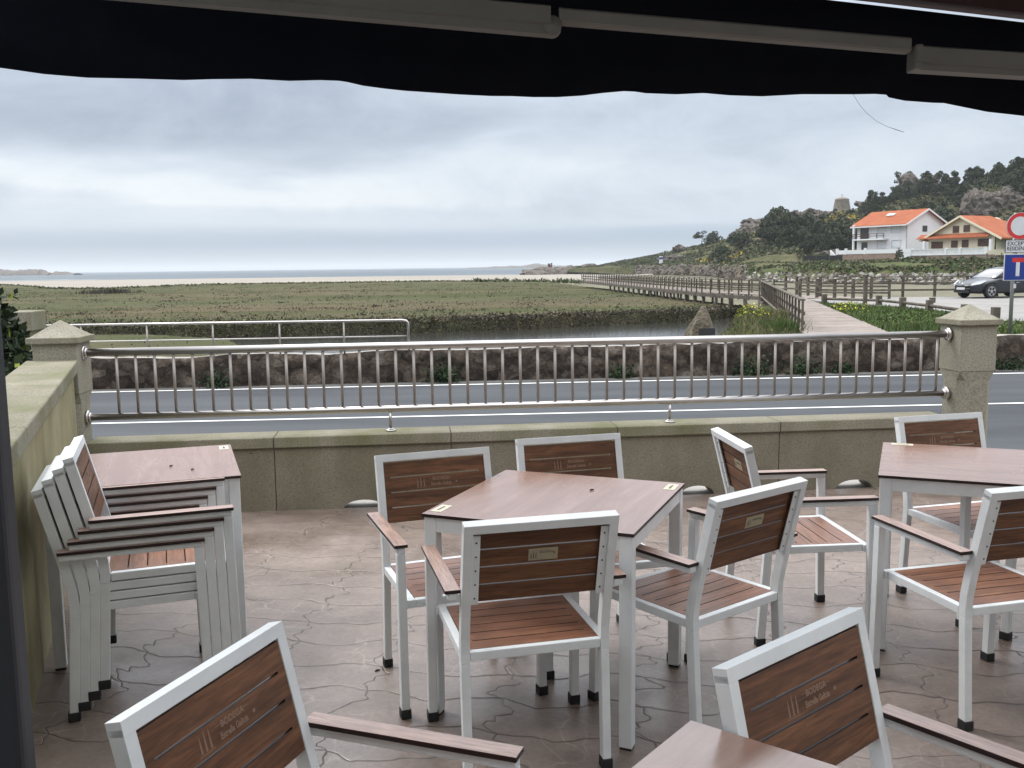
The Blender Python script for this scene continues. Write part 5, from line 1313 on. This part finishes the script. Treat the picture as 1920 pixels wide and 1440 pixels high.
# ------------------------------------------------------------------ houses
def zz(py, d=185.0): return 1.592 + (490.8 - py) / 1783 * d
HROT = math.atan2(-.887, .462)
def wbox(t, name, mat, x0, x1, z0, z1, y=0.0, dep=.08, side='front', par=None, inset=None):
    b = MB()
    if side == 'front': b.box((x0, y - dep, z0), (x1, y + .02, z1))
    else: b.box((y - .02, x0, z0), (y + dep, x1, z1))
    return b.build(name, mat, par or t)
def gable_roof(L1, y0, y1, ze, zr, ov, th=.22):
    # ridge parallel to the front; returns prism profile in (y,z)
    ym = (y0 + y1) / 2; k = (zr - ze) / (ym - y0)
    return [(y0 - ov, ze - ov * k), (ym, zr), (y1 + ov, ze - ov * k), (y1 + ov, ze - ov * k + th), (ym, zr + th), (y0 - ov, ze - ov * k + th)]
def white_house():
    t = thing('white_house', 'white two storey house with orange gable roof and balcony', 'house', (76.4, 185, 0), HROT)
    L, W = 12.3, 10.0; z0 = zz(470); z1 = zz(418); zr = zz(396, 188)
    b = MB(); b.prism([(0, z0 - .5), (W, z0 - .5), (W, z1), (W / 2, zr), (0, z1)], -L, 0, 'x'); b.build('walls', 'hwhite', t)
    b = MB(); b.prism(gable_roof(L, 0, W, z1, zr, 1.1), -L - .9, .7, 'x'); b.build('roof', 'tile', t)
    b = MB(); k = (zr - z1) / (W / 2)
    for s in (.72, ):
        b.sweep([(s, -1.1, z1 - 1.1 * k + .06), (s, W / 2, zr + .06)], .06, .32, side=(1, 0, 0)); b.sweep([(s, W / 2, zr + .06), (s, W + 1.1, z1 - 1.1 * k + .06)], .06, .32, side=(1, 0, 0))
    b.box((-L - .9, -1.16, z1 - 1.1 * k - .12), (.7, -1.1, z1 - 1.1 * k + .12)); b.build('verge_board', 'hwhite', t)
    zf = zz(446)
    for nm, mt, x0, x1, a, c in (('window', 'dglass', -L + .9, -L + 2.9, zf, zz(425)), ('window', 'blind', -7.0, -5.0, zf + .3, zz(426)), ('window', 'blind', -3.7, -1.6, zf + 1.0, zz(425)),
                                 ('door', 'dglass', -L + 1.3, -L + 2.7, z0 - .1, zz(453)), ('window', 'blind', -7.0, -5.0, z0 + .45, zz(452)), ('window', 'blind', -3.5, -1.4, z0 + .6, zz(451))):
        o = wbox(t, nm, mt, x0, x1, a, c)
        b = MB(); b.box((x0 - .08, -.13, c - .02), (x1 + .08, .0, c + .12)); b.box((x0 - .08, -.11, a), (x0 - .001, .0, c)); b.build('frame_shadow_line', 'hgrey', o)
    b = MB(); b.box((-L - .1, -1.3, zf - .28), (-4.4, 0, zf - .02)); b.build('balcony_slab', 'hwhite', t)
    b = MB()
    for z in (zf + .45, zf + .9): b.box((-L - .05, -1.28, z), (-4.5, -1.2, z + .1))
    for x in (-L, -10.2, -8.2, -6.3, -4.6): b.box((x, -1.29, zf - .02), (x + .1, -1.19, zf + 1))
    b.build('balcony_railing', 'brownwood', t)
    b = MB(); b.box((-L - .1, -1.25, zf), (-L + .25, -.9, z1)); b.box((-L - .1, -1.25, z0), (-L + .25, -.9, zf - .28)); b.build('balcony_column', 'hwhite', t)
    wbox(t, 'window', 'dglass', 4.2, 5.5, zz(435), zz(424), 0.0, .06, 'side')
    b = MB(); b.cyl((-.1, -.08, (z0 + z1) / 2), .06, z1 - z0, 8); b.build('downpipe', 'hgrey', t)
    b = MB(); yy = 3.0; zc = z1 + k * yy + .22; b.add([(-7.4, yy - .5, zc - .5 * k + .1), (-5.6, yy - .5, zc - .5 * k + .1), (-5.6, yy + .3, zc + .3 * k + .12), (-7.4, yy + .3, zc + .3 * k + .12)], [(0, 1, 2, 3)]); o = b.build('skylight', 'blind', t); s_ = o.modifiers.new('solid', 'SOLIDIFY'); s_.thickness = .12
    # garden terrace
    g = thing('garden_wall', 'white parapet on a brown stone plinth with stairs before the white house', 'wall', (76.4, 185, 0), HROT)
    zg = zz(474); yf = -4.5
    b = MB(); b.box((-L - 1.2, yf, 0), (2.5, -1.5, zg - .1)); b.build('plinth', 'hstone', g)
    b = MB(); b.box((-L - 1.2, yf - .05, zg - .1), (5.5, yf + .2, zz(467.5))); b.build('parapet', 'hwhite', g)
    b = MB(); b.box((2.5, yf - .02, 0), (9.0, yf + .25, zg - .12)); b.build('white_screen_wall', 'hwhite', g)
    for x in (-L - 1.2, -L + 1.1, -L + 6): 
        b = MB(); b.box((x, yf - .12, zg - .2), (x + .4, yf + .28, zz(464))); b.build('pier', 'hwhite', g)
    b = MB()
    b.prism([(-L - 1.3, zg + .8), (-L + 1.6, zz(488)), (-L + 1.6, 1.2), (-L + 1.2, 1.2), (-L - 1.3, zg - .4)], yf - 1.6, yf - 1.4, 'y'); b.build('stair_balustrade', 'hwhite', g)
    b = MB(); b.prism([(-L - 1.3, zg - .4), (-L + 1.2, 1.2), (-L - 1.3, 1.2)], yf - 1.59, yf - .06, 'y'); b.build('stair_base', 'hstone', g)
    b = MB(); b.prism([(6.0, zg), (9.6, zz(488)), (9.6, 1.0), (6.0, 1.0)], yf - 1.3, yf - 1.1, 'y'); b.build('stair_wall', 'hwhite', g)
white_house()
def cream_house():
    t = thing('cream_house', 'cream house with an orange roof, gable to us and brown shutters', 'house', (83.5, 165, 0), HROT)
    L, D_ = 13.7, 13.5; z0 = zz(470, 166); ze = zz(443.5, 166); za = zz(409.5, 171)
    b = MB(); b.prism([(-L, z0 - 1), (0, z0 - 1), (0, ze), (-L / 2, za), (-L, ze)], 0, D_ - 4, 'y'); b.build('walls', 'hcream', t)
    b = MB(); k = (za - ze) / (L / 2); o_ = 1.5; zl = ze - o_ * k; yb = D_ + .6; yh = D_ - 6; f = -.75; th = .25
    vs = [(o_, f, zl), (-L / 2, f, za), (-L - o_, f, zl), (o_, yb, zl), (-L / 2, yh, za), (-L - o_, yb, zl)]
    vs += [(x, y, z + th) for x, y, z in vs]
    b.add(vs, [(0, 1, 4, 3), (1, 2, 5, 4), (3, 4, 5), (6, 7, 10, 9), (7, 8, 11, 10), (9, 10, 11), (0, 1, 7, 6), (1, 2, 8, 7), (2, 5, 11, 8), (5, 3, 9, 11), (3, 0, 6, 9)]); b.build('roof', 'tile', t)
    b = MB(); b.prism([(f - .3, ze - .22), (.02, ze + .50), (.02, ze + .36), (f - .3, ze - .36)], -L - o_ - .3, -1.0, 'x'); b.build('porch_roof', 'tile', t)
    b = MB(); b.sweep([(o_, f - .03, zl + .05), (-L / 2, f - .03, za + .05)], .06, .35, side=(0, 1, 0)); b.sweep([(-L / 2, f - .03, za + .05), (-L - o_, f - .03, zl + .05)], .06, .35, side=(0, 1, 0)); b.build('verge_board', 'hcream', t)
    fx = lambda px: -L + (px - 1737) / 125 * L
    for nm, a, c, p, q in (('window', 1743, 1765, 466, 453), ('window', 1781, 1793, 465, 452), ('window', 1801, 1813, 465, 451.5), ('window', 1830, 1853, 464, 450.5), ('window', 1783, 1794.5, 437.5, 424.5), ('window', 1803, 1814.5, 436.5, 424)):
        o = wbox(t, nm, 'brownwood', fx(a), fx(c), zz(p, 168), zz(q, 168), 0, .1)
        b = MB(); n_ = 3 if c - a < 15 else 5
        for j in range(1, n_): x = fx(a) + (fx(c) - fx(a)) * j / n_; b.box((x - .03, -.12, zz(p, 168) + .1), (x + .03, -.1, zz(q, 168) - .1))
        b.build('shutter_joint', 'dglass', o)
    b = MB(); b.box((-.3, -.02, z0), (.0, 3, ze - .3), 0); b.build('corner_recess', 'dglass', t)
    b = MB(); b.box((-L - .1, f - .7, z0 - .2), (-L + .3, f - .3, ze - .7)); b.box((-.35, f - .7, z0 - .2), (.05, f - .3, ze - .7)); b.build('porch_post', 'hwhite', t)
    g = thing('garden_wall', 'white balustrade on a brown stone plinth before the cream house', 'wall', (83.5, 165, 0), HROT)
    b = MB(); b.box((-L - .5, -4.2, 0), (1.2, -1.8, zz(479, 163))); b.build('plinth', 'hstone', g)
    b = MB(); b.box((-L - .6, -4.3, zz(479, 163)), (1.3, -4.1, zz(477.3, 163))); b.box((-L - .6, -4.32, zz(468, 163)), (1.3, -4.08, zz(466.8, 163))); b.build('rail', 'hwhite', g)
    b = MB(); x = -L - .5
    while x < 1.2: b.box((x, -4.26, zz(477.3, 163)), (x + .19, -4.14, zz(468, 163))); x += .3
    b.build('balusters', 'hwhite', g)
    for x in (-L - .6, -L / 2, -.0 - 4, .9): b = MB(); b.box((x, -4.36, zz(479, 163)), (x + .42, -4.04, zz(465, 163))); b.build('pier', 'hwhite', g)
cream_house()
t = thing('grey_building', 'unfinished grey block building right of the cream house', 'building', (89.5, 174, 0), HROT)
b = MB(); b.box((-1, 0, 0), (9, 9, zz(441, 186))); b.build('walls', 'hgrey', t); wbox(t, 'window', 'dglass', 1.5, 2.6, zz(462, 186), zz(452, 186)); wbox(t, 'door', 'dglass', 4.0, 5.2, zz(480, 186), zz(462, 186))
b = MB(); b.box((-1, -.1, zz(441, 186)), (9, 9, zz(439, 186))); b.build('roof_slab', 'hgrey', t)
for x in (0.2, 3.5): b = MB(); b.cyl((x, 1, zz(428, 186)), .05, 2.8, 6); b.build('rod', 'galv', t)
t = thing('grey_fence', 'dark grey plank fence left of the white house stairs', 'fence', (62.5, 193, 1.2), HROT + .6)
b = MB(); b.box((-3.6, 0, .2), (4.2, .08, 1.85)); b.build('boards', 'hgrey', t); t.children[0].data.materials[0] = M['plastic']
for x in (-3.6, -1, 1.6, 4.1): b = MB(); b.box((x, -.08, 0), (x + .12, 0, 2.0)); b.build('post', 'timber', t)
for i, (px, py0, d, r_, h_, lab) in enumerate([(1683, 490, 176, .9, 2.4, 'tall clipped dark hedge bush before the white house'), (1700, 490, 175, 1.1, .9, 'low clipped bush next to the tall hedge bush'), (1716, 490, 174, 1.0, .8, 'middle low clipped bush in the row before the white screen wall'), (1732, 490, 173, 1.1, 1.0, 'round clipped bush left of the stair wall'), (1744, 490, 172, .8, .8, 'small round clipped bush at the stair foot'),
        (1776, 489, 157, .7, .7, 'small shrub below the left part of the cream house balustrade'), (1800, 488, 156, .8, .7, 'small shrub below the middle of the cream house balustrade'), (1822, 487, 155, .7, .8, 'small shrub below the right part of the cream house balustrade')]):
    clump('garden_shrub', lab, 'shrub', (px - 960) / 1783 * d, d, 1.55, r_, h_ * 1.1, 420, ['hedge', 'pine2'], [.75, .25], .3, 80 + i, 'garden shrubs before the houses', bl=False)
def wire_fence():
    t = thing('garden_fence', 'spindly grey timber fence in front of the cream house plinth at the right', 'fence', (0, 0, 0)); a = Vector((74.5, 150)); e_ = Vector((84, 152))
    for k in range(12):
        c = a + (e_ - a) * (k / 11); b = MB(); b.box((c.x, c.y, 1.0), (c.x + .14, c.y + .14, 2.5 + .3 * (k % 3 == 0))); b.build('post', 'timber', t)
    for z in (1.6, 2.3): b = MB(); b.sweep([(a.x, a.y, z), (e_.x, e_.y, z)], .05, .1, side=(0, 1, 0)); b.build('rail', 'timber', t)
wire_fence()

# ------------------------------------------------------------------ trees
def make_tree(name, seed, H, cw, nl, leaf, umbrella=False, mats=('pine', 'pine2', 'pine3')):
    r = np.random.default_rng(seed)
    t = thing(name, 'x', 'tree')
    b = MB(); lean = r.normal(0, .06, 2) * H
    tp = [(lean[0] * u * u, lean[1] * u * u, H * u * .86) for u in np.linspace(0, 1, 6)]
    b.tube(tp, list(np.linspace(.045 * H * .55, .01 * H, 6)), 7)
    C = []
    nb = 15 if not umbrella else 11
    for k in range(nb):
        u = r.uniform(.22, .95) if not umbrella else r.uniform(.55, .98); a = r.uniform(0, 6.28)
        base = np.array([lean[0] * u * u, lean[1] * u * u, H * u * .86]); rad = cw * (1.15 - .75 * u if not umbrella else 1.0) * r.uniform(.5, 1.0)
        end = base + np.array([math.cos(a) * rad, math.sin(a) * rad, H * r.uniform(.03, .14)])
        b.tube([tuple(base), tuple((base + end) / 2 + np.array([0, 0, -.02 * H])), tuple(end)], [.012 * H, .008 * H, .004 * H], 5)
        C.append((end, r.uniform(.55, 1.0)))
    C.append((np.array([lean[0], lean[1], H * .92]), .9))
    b.build('trunk', 'bark', t, True)
    Ps, Ms = [], []
    for c, q in C:
        n = int(nl / len(C)); p = r.normal(0, 1, (n, 3)); p /= np.linalg.norm(p, axis=1, keepdims=True); p *= r.uniform(.2, 1, (n, 1)) ** .5
        Ps.append(c + p * np.array([cw * .42, cw * .42, cw * (.34 if not umbrella else .2)]) * q); Ms.append(r.choice(3, n, p=[[.6, .25, .15], [.25, .55, .2], [.3, .1, .6]][int(r.integers(0, 3))]))
    V, F = leaf_quads(np.concatenate(Ps), leaf, r); raw_mesh('crown', V, F, mats, np.concatenate(Ms), parent=t)
    return t
protos = [make_tree('pine_tree', 100 + i, h_, c_, 2400, .52) for i, (h_, c_) in enumerate([(7.5, 3.0), (6.2, 3.3), (8.5, 2.8), (5.2, 2.9)])]
TR = []
r = np.random.default_rng(77)
def put(n, s0, s1, ua, ub, lab, grp, sc=(.75, 1.25)):
    for _ in range(n):
        s = r.uniform(s0, s1); u = r.uniform(ua(s) if callable(ua) else ua, ub(s) if callable(ub) else ub); TR.append((s, u, r.uniform(*sc), lab, grp))
put(64, .285, .345, .42, lambda s: .66 if s < .326 else .56, 'dark pine in the dense wood on the slope left of the white house', 'pines of the dense wood left of the white house', (.5, .85))
put(14, .262, .29, .45, .66, 'dark pine at the lower left fringe of the dense wood', 'pines at the fringe of the dense wood')
put(34, .348, .415, .50, lambda s: .58 if s < .366 else .97, 'dark pine on the slope behind the white house roof', 'pines behind the white house', (.5, .85))
put(44, .40, .56, .86, 1.0, 'dark pine on the high skyline at the upper right', 'pines along the high skyline', (.5, .9))
put(34, .44, .60, .74, .92, 'dark pine on the upper slope above the cliff face', 'pines above the cliff face', (.5, .9))
put(12, .328, .360, .70, .93, 'dark pine crowded at the foot of the stone tower', 'pines around the stone tower', (.26, .40))
put(10, .42, .47, .55, .75, 'scattered pine between the two houses on the slope', 'pines on the slope between the houses', (.6, .9))
used = set()
for s, u, sc, lab, grp in TR:
    i = int(r.integers(0, 4)); q = protos[i]
    if i in used: q = copy_tree(protos[i])
    used.add(i)
    p = hp(s, u); q.location = (p[0], p[1], p[2] - .3); q.scale = (sc, sc, sc * r.uniform(.85, 1.1)); q.rotation_euler = (0, 0, r.uniform(0, 6.28)); q['label'] = lab; q['group'] = grp
def single(name, lab, s, u, H, cw, nl, leaf, seed, umb=False):
    t = make_tree(name, seed, H, cw, nl, leaf, umb); p = hp(s, u); t.location = (p[0], p[1], p[2] - .4); t['label'] = lab; return t
single('umbrella_pine', 'lone umbrella pine on the low ridge against the sky', .199, .9, 7.0, 4.2, 700, .6, 201, True)
single('pine_tree', 'round dark pine beside the lone umbrella pine', .211, .86, 5.2, 4.6, 1500, .7, 202)
single('pine_tree', 'dark rounded tree on the grass just above the riprap', .219, .17, 4.8, 3.3, 1700, .45, 203)
single('pine_tree', 'dark tree among the yellow gorse at mid slope', .240, .52, 5.5, 4.4, 1500, .65, 204)
single('pine_tree', 'slender pine standing out on the skyline left of the large crag', .4035, .98, 8.5, 2.6, 700, .5, 205)

# ------------------------------------------------------------------ far coast
for nm, lab, pts, d, h0 in (('headland', 'low reddish headland reaching into the sea at the far left', [(-260, 8), (-120, 12), (-40, 13), (0, 12), (20, 9), (40, 7), (55, 8.5), (75, 9), (90, 8.5), (96, 4), (110, 1)], 1500, 0), ('islet', 'small dark rock islet right of the far left headland', [(112, .5), (116, 4.5), (124, 3.5), (134, 4), (140, 1), (158, .6)], 1500, 0),
                            ('island', 'faint pale islands on the horizon beyond the rocky point', [(880, .4), (915, 1.2), (930, 2.5), (950, 2.2), (962, 3.5), (975, 2.5), (990, 4), (1000, 6), (1012, 7), (1020, 5), (1040, 3), (1070, 1.5), (1090, 1)], 2600, 0)):
    vs = []; fs = []
    P_ = []
    for (a, za), (c, zc) in zip(pts[:-1], pts[1:]):
        for k in range(6): u = k / 6; P_.append((a + (c - a) * u, za + (zc - za) * u))
    for px, hpx in P_:
        x = (px - 960) / 1783 * d; hh = max(.3, hpx / 1783 * d * (1 + .25 * mnoise.noise((px * .21, 3, 1)))) + 2.0
        dep = 14 * d / 1000 + 6 * mnoise.noise((px * .1, 1, 0))
        for k, (q, w_) in enumerate(((-2.6, -1.0), (-2.6 + hh * .55, -.75 + .1 * mnoise.noise((px * .5, 0, 0))), (-2.6 + hh, -.2), (-2.6 + hh * .8, .5), (-2.6, 1.0))): vs.append((x, d + w_ * dep, q))
    n = len(P_)
    for i in range(n - 1):
        for k in range(4): fs.append((i * 5 + k, (i + 1) * 5 + k, (i + 1) * 5 + k + 1, i * 5 + k + 1))
    o = raw_mesh(nm, vs, fs, ['rock'], smooth=False); tag(o, lab, nm)

# ------------------------------------------------------------------ sea air
def haze():
    m = bpy.data.materials.new('sea_haze'); m.use_nodes = True; t = m.node_tree; t.nodes.clear()
    v = t.nodes.new('ShaderNodeVolumePrincipled'); v.inputs['Color'].default_value = (0.86, 0.91, 0.97, 1); v.inputs['Density'].default_value = 0.00015; v.inputs['Anisotropy'].default_value = 0.2
    o = t.nodes.new('ShaderNodeOutputMaterial'); t.links.new(v.outputs[0], o.inputs['Volume'])
    b = MB(); b.box((-16000, -30, -12), (12000, 21000, 75)); M['haze'] = m
    h = b.build('haze', 'haze'); tag(h, kind='stuff')
haze()
